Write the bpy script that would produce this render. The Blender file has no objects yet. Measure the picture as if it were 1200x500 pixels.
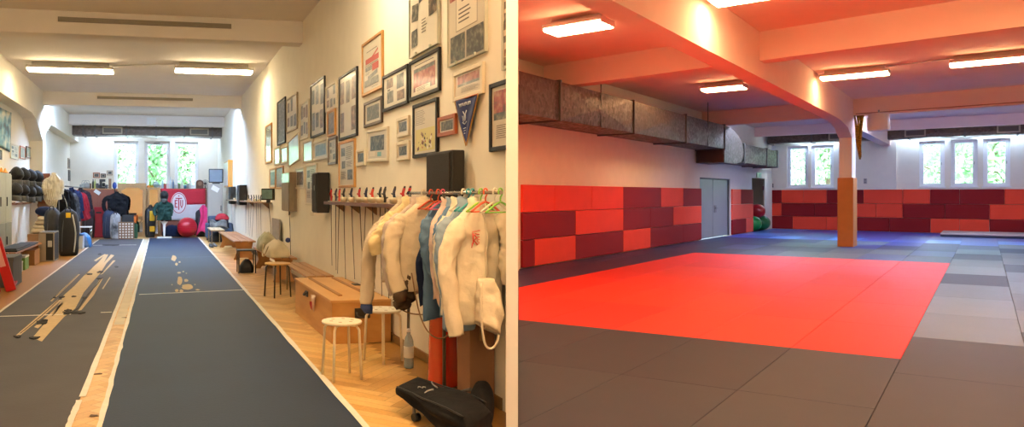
import bpy, bmesh, math, random
from mathutils import Vector, Matrix, noise
from math import radians as R, pi, sin, cos, sqrt, atan2
C = bpy.context.scene.collection
random.seed(7)
F = 851.0; CX = 346.0; CY = 228.0; H = 1.6

# ---------------------------------------------------------------- rooms and sight lines
class Room:
    def __init__(s, ang):
        s.ang = ang; s.c = (cos(ang), sin(ang)); s.d = (-sin(ang), cos(ang))
    def w(s, u, v, z=0.0):
        return Vector((u*s.c[0]+v*s.d[0], u*s.c[1]+v*s.d[1], z))
    def ab(s, px):
        k = (px-CX)/F
        return s.c[0]*k+s.c[1], s.d[0]*k+s.d[1]
    def onU(s, px, py, u):
        a, b = s.ab(px); Z = u/a
        return b*Z, H+(CY-py)/F*Z          # v, z
    def onV(s, px, py, v):
        a, b = s.ab(px); Z = v/b
        return a*Z, H+(CY-py)/F*Z          # u, z
    def onZ(s, px, py, z=0.0):
        a, b = s.ab(px); Z = (z-H)*F/(CY-py)
        return a*Z, b*Z                    # u, v
    def mat(s, u, v, z=0, rz=0):
        return Matrix.Translation(s.w(u, v, z)) @ Matrix.Rotation(s.ang+rz, 4, 'Z')
LR = Room(atan2(0.1826, 0.9832))
RR = Room(-atan2(0.6890, 0.7248))
WR = Room(0.0)

# ---------------------------------------------------------------- materials
def lin(c):
    if isinstance(c, str):
        c = [int(c[i:i+2], 16)/255 for i in (0, 2, 4)]
    return tuple((x/12.92 if x <= .04045 else ((x+.055)/1.055)**2.4) for x in c[:3])+(1.0,)
MATS = {}
def M(name, col='808080', rough=.6, metal=0., var=0., scale=8., bump=0., bscale=60., spec=.5, emit=None, es=0., sheen=0., stretch=None, alpha=None, trans=0., coat=0., col2=None, vcol=False, patch=None):
    if name in MATS: return MATS[name]
    m = bpy.data.materials.new(name); m.use_nodes = True
    nt = m.node_tree; N = nt.nodes; L = nt.links
    b = N['Principled BSDF']
    c = lin(col)
    b.inputs['Base Color'].default_value = c
    b.inputs['Roughness'].default_value = rough
    b.inputs['Metallic'].default_value = metal
    b.inputs['Specular IOR Level'].default_value = spec
    if coat: b.inputs['Coat Weight'].default_value = coat; b.inputs['Coat Roughness'].default_value = .12
    if sheen: b.inputs['Sheen Weight'].default_value = sheen
    if trans: b.inputs['Transmission Weight'].default_value = trans
    if alpha is not None: b.inputs['Alpha'].default_value = alpha
    if emit: b.inputs['Emission Color'].default_value = lin(emit); b.inputs['Emission Strength'].default_value = es
    src = None
    if var or bump or col2 or patch:
        tc = N.new('ShaderNodeTexCoord'); mp = N.new('ShaderNodeMapping'); L.new(tc.outputs['Object'], mp.inputs['Vector'])
        if stretch: mp.inputs['Scale'].default_value = stretch
    if vcol:
        at = N.new('ShaderNodeAttribute'); at.attribute_name = 'tint'; src = at.outputs['Color']
    if var or col2:
        nz = N.new('ShaderNodeTexNoise'); nz.inputs['Scale'].default_value = scale; nz.inputs['Detail'].default_value = 5
        L.new(mp.outputs[0], nz.inputs['Vector'])
        rp = N.new('ShaderNodeValToRGB'); L.new(nz.outputs['Fac'], rp.inputs['Fac'])
        rp.color_ramp.elements[0].position = .3; rp.color_ramp.elements[1].position = .7
        if vcol:
            rp.color_ramp.elements[0].color = (1-var, 1-var, 1-var, 1); rp.color_ramp.elements[1].color = (1, 1, 1, 1)
            mx = N.new('ShaderNodeMix'); mx.data_type = 'RGBA'; mx.blend_type = 'MULTIPLY'; mx.inputs[0].default_value = 1
            L.new(src, mx.inputs[6]); L.new(rp.outputs[0], mx.inputs[7]); src = mx.outputs[2]
        else:
            c2 = lin(col2) if col2 else tuple(min(1, x*(1+var)) for x in c[:3])+(1,)
            c1 = c if col2 else tuple(x*(1-var) for x in c[:3])+(1,)
            rp.color_ramp.elements[0].color = c1; rp.color_ramp.elements[1].color = c2
            src = rp.outputs[0]
    if src is not None: L.new(src, b.inputs['Base Color'])
    if bump:
        n2 = N.new('ShaderNodeTexNoise'); n2.inputs['Scale'].default_value = bscale; n2.inputs['Detail'].default_value = 4
        L.new(mp.outputs[0], n2.inputs['Vector'])
        bp = N.new('ShaderNodeBump'); bp.inputs['Strength'].default_value = bump; bp.inputs['Distance'].default_value = .02
        L.new(n2.outputs['Fac'], bp.inputs['Height']); L.new(bp.outputs[0], b.inputs['Normal'])
    MATS[name] = m
    return m
def Mglass(name='window_glass', tint=(1, 1, 1, 1), gl=.08):
    if name in MATS: return MATS[name]
    m = bpy.data.materials.new(name); m.use_nodes = True; nt = m.node_tree; N = nt.nodes; L = nt.links
    N.remove(N['Principled BSDF']); o = N['Material Output']
    t = N.new('ShaderNodeBsdfTransparent'); t.inputs[0].default_value = tint
    g = N.new('ShaderNodeBsdfGlossy'); g.inputs['Roughness'].default_value = .03
    f = N.new('ShaderNodeFresnel'); f.inputs[0].default_value = 1.45
    mx = N.new('ShaderNodeMixShader'); L.new(f.outputs[0], mx.inputs[0]); L.new(t.outputs[0], mx.inputs[1]); L.new(g.outputs[0], mx.inputs[2])
    L.new(mx.outputs[0], o.inputs[0]); MATS[name] = m
    return m

# ---------------------------------------------------------------- mesh building
def T(bm, f0, mat):                       # transform everything made since vertex index f0
    bm.verts.ensure_lookup_table()
    bmesh.ops.transform(bm, matrix=mat, verts=bm.verts[f0:])
def setmi(bm, n0, mi):
    bm.faces.ensure_lookup_table()
    for f in bm.faces[n0:]: f.material_index = mi
def box(bm, x0, x1, y0, y1, z0, z1, bev=0., mi=0, mat=None, seg=2):
    t = bmesh.new()
    bmesh.ops.create_cube(t, size=1)
    bmesh.ops.transform(t, matrix=Matrix.Translation(((x0+x1)/2, (y0+y1)/2, (z0+z1)/2)) @ Matrix.Diagonal((abs(x1-x0), abs(y1-y0), abs(z1-z0), 1)), verts=t.verts)
    if bev:
        bev = min(bev, .49*min(abs(x1-x0), abs(y1-y0), abs(z1-z0)))
        bmesh.ops.bevel(t, geom=t.edges[:], offset=bev, segments=seg, affect='EDGES', profile=.5)
    merge(bm, t, mi, mat)
def merge(bm, t, mi=0, mat=None):
    if mat is not None: bmesh.ops.transform(t, matrix=mat, verts=t.verts)
    vm = {}
    for v in t.verts: vm[v] = bm.verts.new(v.co)
    for f in t.faces:
        try: nf = bm.faces.new([vm[v] for v in f.verts]); nf.material_index = mi if mi is not None else f.material_index; nf.smooth = f.smooth
        except ValueError: pass
    t.free()
def cyl(bm, p0, p1, r0, r1=None, seg=12, mi=0, cap=True):
    r1 = r0 if r1 is None else r1
    rings_loft(bm, [(Vector(p0), r0), (Vector(p1), r1)], seg, mi, cap)
def rings_loft(bm, pts, seg=10, mi=0, cap=True, smooth=True):
    prev = None; n = len(pts); first = last = None; up0 = None
    for i, (p, r) in enumerate(pts):
        a = pts[max(0, i-1)][0]; b = pts[min(n-1, i+1)][0]
        d = (b-a).normalized() if (b-a).length > 1e-9 else Vector((0, 0, 1))
        if up0 is None:
            up0 = Vector((0, 0, 1)) if abs(d.z) < .9 else Vector((1, 0, 0))
        x = d.cross(up0)
        if x.length < 1e-4: x = d.cross(Vector((.3, 1, .2)))
        x.normalize(); y = x.cross(d).normalized(); up0 = y
        rx, ry = r if isinstance(r, tuple) else (r, r)
        ring = [bm.verts.new(p + x*cos(2*pi*k/seg)*rx + y*sin(2*pi*k/seg)*ry) for k in range(seg)]
        if prev:
            for k in range(seg):
                f = bm.faces.new((prev[k], prev[(k+1) % seg], ring[(k+1) % seg], ring[k])); f.material_index = mi; f.smooth = smooth
        else: first = ring
        prev = ring
    if cap:
        f = bm.faces.new(first[::-1]); f.material_index = mi
        f = bm.faces.new(prev); f.material_index = mi
def tube(bm, pts, r, seg=8, mi=0, sub=0):
    P = [Vector(p) for p in pts]
    if sub:
        Q = []
        for i in range(len(P)-1):
            a = P[max(0, i-1)]; b = P[i]; c = P[i+1]; d = P[min(len(P)-1, i+2)]
            for k in range(sub):
                t = k/sub
                Q.append(.5*((2*b)+(c-a)*t+(2*a-5*b+4*c-d)*t*t+(3*b-a-3*c+d)*t**3))
        Q.append(P[-1]); P = Q
    rings_loft(bm, [(p, r) for p in P], seg, mi)
def lathe(bm, prof, seg=24, mi=0, mat=None, cap=True):
    t = bmesh.new(); prev = None; first = None
    for (r, z) in prof:
        ring = [t.verts.new((r*cos(2*pi*k/seg), r*sin(2*pi*k/seg), z)) for k in range(seg)]
        if prev:
            for k in range(seg):
                f = t.faces.new((prev[k], prev[(k+1) % seg], ring[(k+1) % seg], ring[k])); f.smooth = True
        else: first = ring
        prev = ring
    if cap: t.faces.new(first[::-1]); t.faces.new(prev)
    merge(bm, t, mi, mat)
def ball(bm, c, r, seg=16, mi=0, sc=(1, 1, 1), mat=None):
    t = bmesh.new(); bmesh.ops.create_uvsphere(t, u_segments=seg, v_segments=max(6, seg*2//3), radius=r)
    for f in t.faces: f.smooth = True
    bmesh.ops.transform(t, matrix=Matrix.Translation(c) @ (mat or Matrix.Identity(4)) @ Matrix.Diagonal((*sc, 1)), verts=t.verts)
    merge(bm, t, mi)
def prism(bm, poly, axis, lo, hi, mi=0, bev=0):
    """poly: 2-D points in the plane across axis ('x': (y,z), 'y': (x,z), 'z': (x,y))"""
    def P(a, b, h): return {'x': (h, a, b), 'y': (a, h, b), 'z': (a, b, h)}[axis]
    t = bmesh.new()
    A = [t.verts.new(P(a, b, lo)) for a, b in poly]; B = [t.verts.new(P(a, b, hi)) for a, b in poly]
    t.faces.new(A); t.faces.new(B[::-1]); n = len(poly)
    for i in range(n): t.faces.new((A[i], B[i], B[(i+1) % n], A[(i+1) % n]))
    bmesh.ops.recalc_face_normals(t, faces=t.faces)
    if bev: bmesh.ops.bevel(t, geom=t.edges[:], offset=bev, segments=2, affect='EDGES')
    merge(bm, t, mi)
def loft(bm, rings, mi=0, cap=True, closed=True, smooth=True):
    """rings: lists of equally many points"""
    V = [[bm.verts.new(p) for p in r] for r in rings]; n = len(V[0])
    for i in range(len(V)-1):
        for k in range(n if closed else n-1):
            f = bm.faces.new((V[i][k], V[i][(k+1) % n], V[i+1][(k+1) % n], V[i+1][k])); f.smooth = smooth; f.material_index = mi
    if cap and closed:
        f = bm.faces.new(V[0][::-1]); f.material_index = mi
        f = bm.faces.new(V[-1]); f.material_index = mi
def sheet(bm, nx, ny, fn, th=.004, mi=0):
    G = [[Vector(fn(i/nx, j/ny)) for j in range(ny+1)] for i in range(nx+1)]
    def nrm(i, j):
        a = G[min(nx, i+1)][j]-G[max(0, i-1)][j]; b = G[i][min(ny, j+1)]-G[i][max(0, j-1)]
        c = a.cross(b); return c.normalized() if c.length > 1e-12 else Vector((0, 0, 1))
    A = [[bm.verts.new(G[i][j]+nrm(i, j)*th/2) for j in range(ny+1)] for i in range(nx+1)]
    B = [[bm.verts.new(G[i][j]-nrm(i, j)*th/2) for j in range(ny+1)] for i in range(nx+1)]
    for i in range(nx):
        for j in range(ny):
            for S, q in ((A, 1), (B, 0)):
                fs = [S[i][j], S[i+1][j], S[i+1][j+1], S[i][j+1]]
                f = bm.faces.new(fs if q else fs[::-1]); f.smooth = True; f.material_index = mi
    for i in range(nx):
        for j in (0, ny):
            f = bm.faces.new((A[i][j], B[i][j], B[i+1][j], A[i+1][j])); f.material_index = mi
    for j in range(ny):
        for i in (0, nx):
            f = bm.faces.new((A[i][j], A[i][j+1], B[i][j+1], B[i][j])); f.material_index = mi

def obj(name, bm, mats, parent=None, mw=None, auto=False, recalc=True):
    if recalc: bmesh.ops.recalc_face_normals(bm, faces=bm.faces)
    me = bpy.data.meshes.new(name); bm.to_mesh(me); bm.free()
    for m in (mats if isinstance(mats, (list, tuple)) else [mats]): me.materials.append(m)
    o = bpy.data.objects.new(name, me); C.objects.link(o)
    if parent is not None: o.parent = parent
    if mw is not None: o.matrix_world = mw
    return o
def tag(o, label=None, cat=None, group=None, kind=None):
    if label: o['label'] = label
    if cat: o['category'] = cat
    if group: o['group'] = group
    if kind: o['kind'] = kind
    return o
def thing(name, label, cat, room, p, rz=0., group=None):
    o = bpy.data.objects.new(name, None); C.objects.link(o); o.empty_display_size = .05
    o.matrix_world = room.mat(p[0], p[1], p[2] if len(p) > 2 else 0, rz)
    return tag(o, label, cat, group)
def one(name, bm, mats, label, cat, room, p, rz=0., group=None):
    o = obj(name, bm, mats, None, room.mat(p[0], p[1], p[2] if len(p) > 2 else 0, rz))
    return tag(o, label, cat, group)
def struct(name, bm, mats, room=WR, parent=None):
    o = obj(name, bm, mats, parent, None if parent else room.mat(0, 0, 0))
    if parent is None: o['kind'] = 'structure'
    return o
def dup(root, mw, label=None, group=None):
    r = root.copy(); C.objects.link(r); r.matrix_world = mw
    if label: r['label'] = label
    if group: r['group'] = group
    for ch in list(root.children):
        c = ch.copy(); C.objects.link(c); c.parent = r
        for g in list(ch.children):
            d = g.copy(); C.objects.link(d); d.parent = c
    return r
def N3(x, y, z, s=1.): return noise.noise(Vector((x*s, y*s, z*s)))

# ---------------------------------------------------------------- camera and view
cd = bpy.data.cameras.new('camera'); cam = bpy.data.objects.new('camera', cd); C.objects.link(cam)
cam.location = (0, 0, H); cam.rotation_euler = (R(90), 0, 0)
cd.sensor_width = 36; cd.lens = F/1200*36; cd.shift_x = (600-CX)/1200; cd.shift_y = (CY-250)/1200
cd.clip_start = .05; cd.clip_end = 400
S = bpy.context.scene; S.camera = cam
S.view_settings.view_transform = 'Standard'; S.view_settings.look = 'None'; S.view_settings.gamma = 1
S.view_settings.use_curve_mapping = False; S.view_settings.exposure = 0.08
S.cycles.use_denoising = True
S.cycles.max_bounces = 8; S.cycles.diffuse_bounces = 5; S.cycles.glossy_bounces = 3; S.cycles.transparent_max_bounces = 16
S.cycles.sample_clamp_indirect = 6

wd = bpy.data.worlds.new('sky'); S.world = wd; wd.use_nodes = True
bg = wd.node_tree.nodes['Background']; bg.inputs[0].default_value = (.66, .85, 1, 1); bg.inputs[1].default_value = 15
sl = bpy.data.lights.new('sun', 'SUN'); sl.energy = 4.0; sl.angle = .02; sl.color = (1, .95, .85)
so = bpy.data.objects.new('sun', sl); C.objects.link(so)
so.rotation_euler = (Vector((.35, .85, -.75))).to_track_quat('-Z', 'Y').to_euler()

# ---------------------------------------------------------------- shared materials
white_wall = M('wall_paint', 'EFE8D6', .85, var=.025, scale=3, bump=.05, bscale=90)
ceil_paint = M('ceiling_paint', 'EDE6DC', .9, var=.02, scale=2)
white_pvc = M('white_window_frame', 'F2F3F4', .4)
lamp_w = M('lamp_housing', 'E9E6E0', .5)
grey_metal = M('galvanised_sheet', '9A9995', .34, metal=.85, var=.18, scale=26, bump=.12, bscale=30)
ceil_bounce = M('ceiling_bounce_tint', 'F2CFC0', .9, var=.02, scale=2)  # white paint with the red bounce from the mats tinted in
# ================================================================ THE SHELL
HL, HR_ = 4.69, 4.55
UL, UR = -3.82, 2.5            # left hall: side walls
VF = 32.4                      # left hall: end wall
RW = -7.35; RF = 40.5; RE = 3.6  # right hall: left wall, end wall, right wall
def worldpoly(bm, pts, z0, z1, mi=0):
    prism(bm, [(p.x, p.y) for p in pts], 'z', z0, z1, mi)
kd = (600-CX)/F
def onD(Z): return Vector((kd*Z, Z, 0))
left_poly = [LR.w(-4.1, -5.2), LR.w(-.93, -5.1), onD(.05), onD(5.35), LR.w(2.7, 5.3), LR.w(2.7, VF+.4), LR.w(-4.1, VF+.4)]
right_poly = [LR.w(-.93, -5.1), RR.w(3.8, -3.7), RR.w(3.8, RF+.4), RR.w(-9.2, RF+.4), RR.w(-9.2, 34), RR.w(-7.6, 34), RR.w(-7.6, 14.4), onD(15.8), onD(.05)]

# parquet: herringbone blocks laid over the slab
bm = bmesh.new(); worldpoly(bm, left_poly, -.30, -.003)
tl = bm.loops.layers.float_color.new('tint')
for f in bm.faces:
    for l in f.loops: l[tl] = lin('A87838')
rnd = random.Random(3)
pw, pl = .105, .63
def plank(cx, cy, ang):
    h, w = pl/2-.002, pw/2-.0018
    d = Vector((cos(ang), sin(ang), 0)); n = Vector((-sin(ang), cos(ang), 0)); c = Vector((cx, cy, 0))
    ps = [c-d*h-n*w, c+d*h-n*w, c+d*h+n*w, c-d*h+n*w]
    for p in ps:
        if p.x < -3.82 or p.x > 2.5 or p.y < 3.8 or p.y > VF: return
        W = LR.w(p.x, p.y)
        if W.x > kd*W.y-.005 and W.y < 5.5: return
    t = rnd.random(); base = rnd.choice(['E2B266', 'D8A75C', 'E6BB74', 'D2A058', 'E8BE74', 'DCAC66'])
    c4 = lin(base); q = .92+.14*t; c4 = (c4[0]*q, c4[1]*q, c4[2]*q, 1)
    f = bm.faces.new([bm.verts.new((LR.w(p.x, p.y).x, LR.w(p.x, p.y).y, 0.0)) for p in ps]); f.smooth = False
    for l in f.loops: l[tl] = c4
# classic herringbone on a 45 degree lattice
e1 = Vector((cos(R(45)), sin(R(45)))); e2 = Vector((-sin(R(45)), cos(R(45))))
for i in range(-70, 430):
    for j in range(-60, 60):
        o = e1*(i*pw)+e2*(i*pw)+ (e1*(pl) - e2*(pl))*j
        if o.x < -4.5 or o.x > 3.3 or o.y < 3 or o.y > 33: continue
        if -3.1 < o.x < 1.0 and not (-1.6 < o.x < .1): continue   # lies under the fencing strips
        a = o + e1*(pl/2) + e2*(pw/2)
        plank(a.x, a.y, R(45))
        b = o + e2*(pl/2+pw) + e1*(pw/2)
        plank(b.x, b.y, R(135))
parq = M('oak_parquet', 'D39B50', .38, var=.14, scale=30, vcol=True, spec=.45)
parq.node_tree.nodes['Mapping'].inputs['Scale'].default_value = (1, 1, 1)
struct('floor', bm, parq)['label'] = 'oak herringbone parquet of the fencing hall'
bm = bmesh.new(); worldpoly(bm, right_poly, -.30, -.045)
struct('floor', bm, M('screed', '55565A', .8, var=.1, scale=2))

bm = bmesh.new(); worldpoly(bm, left_poly, HL, HL+.4)
struct('ceiling', bm, ceil_paint)
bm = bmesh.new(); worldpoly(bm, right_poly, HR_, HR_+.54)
struct('ceiling', bm, ceil_bounce)

def wallbox(name, room, u0, u1, v0, v1, z0, z1, m=None):
    bm = bmesh.new(); box(bm, u0, u1, v0, v1, z0, z1); return struct(name, bm, m or white_wall, room)
# left hall side walls
wallbox('wall_left', LR, UL-.3, UL, -5.4, VF+.4, -.3, HL+.02)
bm = bmesh.new()
pa = LR.w(UR, 4.98); pb = LR.w(UR, VF+.35); pc = LR.w(UR+.16, VF+.35); pd = LR.w(UR+.05, 4.98)
worldpoly(bm, [pa, pb, pc, pd], -.3, HL+.02); struct('wall_right', bm, white_wall)
# added thin white wall, standing in for the white strip between two views
dv = Vector((kd, 1, 0)).normalized(); nv = Vector((dv.y, -dv.x, 0))
def onP(px, Z): return Vector(((px-CX)/F*Z, Z, 0))
bm = bmesh.new()
worldpoly(bm, [onP(593, 4.96), onP(593.1, 5.36), onP(597, 15.9), onP(607.3, 15.9), onP(607, 4.96)], -.3, HL+.02)
struct('wall_divider_standin', bm, M('divider_white', 'FCFCFC', .8))
# back walls behind the viewer
bm = bmesh.new()
worldpoly(bm, [LR.w(-4.1, -5.1), LR.w(-.93, -5.1), LR.w(-.93, -5.4), LR.w(-4.1, -5.4)], -.3, 5)
struct('wall_back', bm, white_wall)
wallbox('wall_side', RR, RE, RE+.3, -4.0, RF+.4, -.3, 5)
wallbox('wall_near', RR, RW-.25, RW, 14.55, 28.56, -.3, 5)       # left wall of the mat hall, up to the grey door

def window_wall(name, room, v, th, u0, u1, ztop, openings, zs, zt):
    """wall with rectangular openings [(ua, ub)] between heights zs and zt"""
    bm = bmesh.new(); x = u0
    for a, b in openings:
        box(bm, x, a, v, v+th, -.3, ztop); box(bm, a, b, v, v+th, -.3, zs); box(bm, a, b, v, v+th, zt, ztop); x = b
    box(bm, x, u1, v, v+th, -.3, ztop)
    return struct(name, bm, white_wall, room)
glass = Mglass()
def window_unit(n, room, ua, ub, v, z0, z1, th=.35, closer=False):
    w = .10
    root = thing('window_%d' % n, None, None, room, (0, 0, 0)); root['kind'] = 'structure'
    bm = bmesh.new(); y0, y1 = v+th*.45, v+th*.45+.09
    box(bm, ua, ua+w, y0, y1, z0, z1, .008); box(bm, ub-w, ub, y0, y1, z0, z1, .008)
    box(bm, ua+w, ub-w, y0, y1, z0, z0+w, .008); box(bm, ua+w, ub-w, y0, y1, z1-w, z1, .008)
    s = .055; a, b, c, d = ua+w-.01, ub-w+.01, z0+w-.01, z1-w+.01
    box(bm, a, a+s, y0-.03, y1-.01, c, d, .008); box(bm, b-s, b, y0-.03, y1-.01, c, d, .008)
    box(bm, a+s, b-s, y0-.03, y1-.01, c, c+s, .008); box(bm, a+s, b-s, y0-.03, y1-.01, d-s, d, .008)
    obj('window_frame', bm, white_pvc, root)
    bm = bmesh.new(); box(bm, a+s, b-s, y0+.02, y0+.03, c+s, d-s); obj('glass_pane', bm, glass, root)
    bm = bmesh.new(); box(bm, ua-.04, ub+.04, v-.06, v+th*.45, z0-.04, z0+.012, .01); obj('window_sill', bm, white_pvc, root)
    bm = bmesh.new(); box(bm, ub-w-.02, ub-w+.01, y0-.055, y0-.03, (z0+z1)/2-.06, (z0+z1)/2+.06, .006); box(bm, ub-w-.012, ub-w+.004, y0-.075, y0-.055, (z0+z1)/2-.05, (z0+z1)/2+.0, .005)
    obj('window_handle', bm, M('handle_grey', 'B9BBBD', .35, metal=.3), root)
    if closer:
        bm = bmesh.new(); box(bm, (a+b)/2-.15, (a+b)/2+.12, y0-.07, y0-.03, d+.01, d+.05, .006); box(bm, (a+b)/2-.3, (a+b)/2+.25, y0-.06, y0-.04, d-.05, d-.02, .004)
        obj('window_closer', bm, M('closer_grey', '9A9DA0', .4, metal=.5), root)
    # daylight portal just outside the glass
    ld = bpy.data.lights.new('portal', 'AREA'); ld.shape = 'RECTANGLE'; ld.size = ub-ua-.05; ld.size_y = z1-z0-.05; ld.cycles.is_portal = True
    lo = bpy.data.objects.new('portal', ld); C.objects.link(lo)
    lo.matrix_world = room.mat((ua+ub)/2, v+th+.03, (z0+z1)/2) @ Matrix.Rotation(R(-90), 4, 'X')
ow = []
for a, b in ((133.5, 162.3), (169.5, 199), (205, 232.5)):
    ow.append((LR.onV(a, 0, VF)[0], LR.onV(b, 0, VF)[0]))
window_wall('wall_end', LR, VF, .35, UL-.3, UR+.2, HL+.02, ow, 1.90, 3.93)
for i, (a, b) in enumerate(ow): window_unit(i+1, LR, a, b, VF, 1.90, 3.93, closer=(i == 1))
ow2 = []
for a, b in ((922, 947), (950.5, 977), (1077, 1107), (1114, 1145.5), (1152, 1184)):
    ow2.append((RR.onV(a, 0, RF)[0], RR.onV(b, 0, RF)[0]))
window_wall('wall_far', RR, RF, .35, -9.2, RE+.3, 5, ow2, 1.93, 3.86)
for i, (a, b) in enumerate(ow2): window_unit(i+4, RR, a, b, RF, 1.93, 3.86, closer=(i in (2, 4)))

# ---- left hall: beams, long side beam with haunches, columns
def beam(name, room, u0, u1, v0, v1, z0, z1, m=None):
    bm = bmesh.new(); box(bm, u0, u1, v0, v1, z0, z1, .012); return struct(name, bm, m or ceil_paint, room)
BV = (2.7, 12.7, 22.7, 28.9)
for i, v in enumerate(BV):
    beam('trim_%d' % (i+1), LR, UL, UR if v > 6 else 1.2, v, v+.35, 4.30, HL)
bm = bmesh.new()
cols = [2.7, 12.7, 22.7]
prof = [(-5.1, HL), (-5.1, 3.85)]
for i, c in enumerate(cols):
    w = .42
    prof += [(c-2.0, 3.85), (c-1.2, 3.72), (c, 3.2), (c, 0), (c+w, 0), (c+w, 3.45), (c+w+1.4, 3.85)]
prof += [(VF, 3.85), (VF, HL)]
# split into safe prisms: beam run, haunches, columns
box(bm, UL-.05, -3.45, -5.1, VF, 3.85, HL)
for c in cols:
    w = .42
    prism(bm, [(c-2.0, 3.86), (c-1.2, 3.74), (c, 3.2), (c+w, 3.45), (c+w+1.3, 3.86)], 'x', UL-.05, -3.45)
    box(bm, UL-.05, -3.45, c, c+w, -.05, 3.5)
struct('wall_arcade', bm, white_wall, LR)

# vent slots on the faces of two beams
def slot(room, u0, u1, v, z0, z1, label):
    bm = bmesh.new(); n = 3
    box(bm, u0, u1, v-.03, v, z0, z1, .004)
    for k in range(n):
        z = z0+(k+.5)*(z1-z0)/n
        box(bm, u0+.02, u1-.02, v-.04, v-.028, z-.006, z+.006)
    root = tag(obj('cable_trunking', bm, M('trunking', '8E8470', .5, metal=.3), None, room.mat(0, 0, 0)), label, 'trunking')
u0, z1 = LR.onV(68, 19, 12.7); u1, z0 = LR.onV(271, 29, 12.7)
slot(LR, u0, u1, 12.7, 4.5, 4.58, 'long dull metal trunking strip on the nearer ceiling beam')
u0, z1 = LR.onV(114, 19, 22.7); u1, z0 = LR.onV(226, 29, 22.7)
slot(LR, u0, u1, 22.7, 4.5, 4.58, 'shorter metal trunking strip on the second ceiling beam')
bm = bmesh.new(); box(bm, -.17, .17, -.2, .0, -.0, .26, .01); box(bm, -.12, .12, -.215, -.2, .05, .2, .004)
u, z = LR.onV(177.5, 137, 28.9); one('junction_box', bm, M('box_white', 'EFEDE8', .5), 'white box fixed to the farthest ceiling beam', 'electrical box', LR, (u, 28.89, 4.33))

# ---- lamps
lamp_e = M('lamp_diffuser_warm', 'FFFFFF', .5, emit='FFE6B8', es=58.)
lamp_e2 = M('lamp_diffuser_orange', 'FFFFFF', .5, emit='FFC98E', es=54.)
def lamp(room, u0, u1, v0, v1, z, label, group, em, H_=4.69):
    t = thing('ceiling_lamp', label, 'lamp', room, ((u0+u1)/2, (v0+v1)/2, z), 0, group)
    w = (u1-u0)/2; d = (v1-v0)/2
    bm = bmesh.new(); box(bm, -w-.02, w+.02, -d-.02, d+.02, .035, .10, .01)
    box(bm, -w-.02, -w, -d-.02, d+.02, 0, .05, .004); box(bm, w, w+.02, -d-.02, d+.02, 0, .05, .004)
    box(bm, -w*.9, w*.9, -.07, .07, .10, H_-z); obj('housing', bm, lamp_w, t)
    bm = bmesh.new(); box(bm, -w, w, -d, d, -.02, .034, .012); obj('diffuser', bm, em, t)
    return t
zl = 4.50; ORD_ = ['first', 'second', 'third']
def lampL(pa, pb, y, lab):
    a = LR.onZ(pa, y, zl); b = LR.onZ(pb, y, zl); v = (a[1]+b[1])/2
    lamp(LR, a[0], b[0], v, v+.32, zl, lab, 'ceiling lamps of the fencing hall', lamp_e)
    return a[0], b[0], v
A = lampL(33, 131.5, 82, 'long ceiling lamp over the grey strip, the lamp further from the picture wall')
B = lampL(205.5, 297, 83, 'long ceiling lamp over the blue strip, the lamp nearer the picture wall')
for dvv in (-9.9, -18.5):  # unseen rows: nearer one mirrored in glass, one behind viewer added for brightness
    for q in (A, B):
        uu0, uu1 = (q[0], q[1]) if (q is A or dvv > -15) else (-.9, .2)
        lamp(LR, uu0, uu1 if dvv > -12 or q is A else .4, q[2]+dvv, q[2]+dvv+.32, zl, 'unseen long ceiling lamp further back over the fencing hall', 'unseen rear ceiling lamps of the fencing hall', M('lamp_diffuser_rear', 'FFFFFF', .5, emit='FFE9C0', es=50.))
fill_c = M('fill_diffuser_cool', 'FFFFFF', .5, emit='B4D2FF', es=135.); fill_c3 = M('fill_diffuser_cool_low', 'FFFFFF', .5, emit='BCD8FF', es=24.); fill_c2 = M('fill_diffuser_cool_dim', 'FFFFFF', .5, emit='C8D8FF', es=105.)
for q, n_ in ((A, 'grey'), (B, 'blue')):   # added lamps hidden in the window bays to brighten the end wall
    lamp(LR, q[0], q[1], 23.35, 23.75, 4.56, 'added unseen cool lamp behind the second beam above the %s strip' % n_, 'added window bay ceiling lamps', fill_c)
    lamp(LR, q[0], q[1], 31.45, 31.8, 4.34, 'added unseen cool lamp behind the air duct above the %s strip' % n_, 'added window bay ceiling lamps', fill_c3)
bm = bmesh.new(); tube(bm, [(A[1], A[2]+.2, 4.66), (B[0], B[2]+.2, 4.66)], .014, 6); pass
one('cable_conduit', bm, lamp_w, 'thin white conduit running between the two fencing hall lamps', 'conduit', LR, (0, 0, 0))
zr = 4.36
def lampR(u0, u1, v0, v1, lab, es=lamp_e2): return lamp(RR, u0, u1, v0, v1, zr, lab, 'ceiling lamps of the mat hall', es, HR_)
lampR(-5.4, -4.45, 11.75, 12.3, 'bright ceiling lamp above the metal duct, nearest the partition')
lampR(-5.45, -4.5, 21.3, 21.8, 'small far ceiling lamp between the duct and the big beam')
lampR(-2.85, -1.6, 21.1, 21.5, 'ceiling lamp just right of the big beam above the column')
lampR(-.55, .75, 20.8, 21.2, 'ceiling lamp at the far right beyond the cross beam')
lampR(-2.85, -1.7, 11.5, 12.0, 'ceiling lamp at the top edge beside the big beam')
lampR(-.5, .7, 11.5, 12.0, 'ceiling lamp high to the right, before the cross beam')
for (a, b, v) in ((-2.5, -1.2, 3.5), (-.4, .9, 3.2), (.9, 2.2, 11.7)):  # unseen lamps out of view, added for brightness
    lampR(a, b, v, v+.5, 'unseen ceiling lamp further back over the mat hall')
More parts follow.
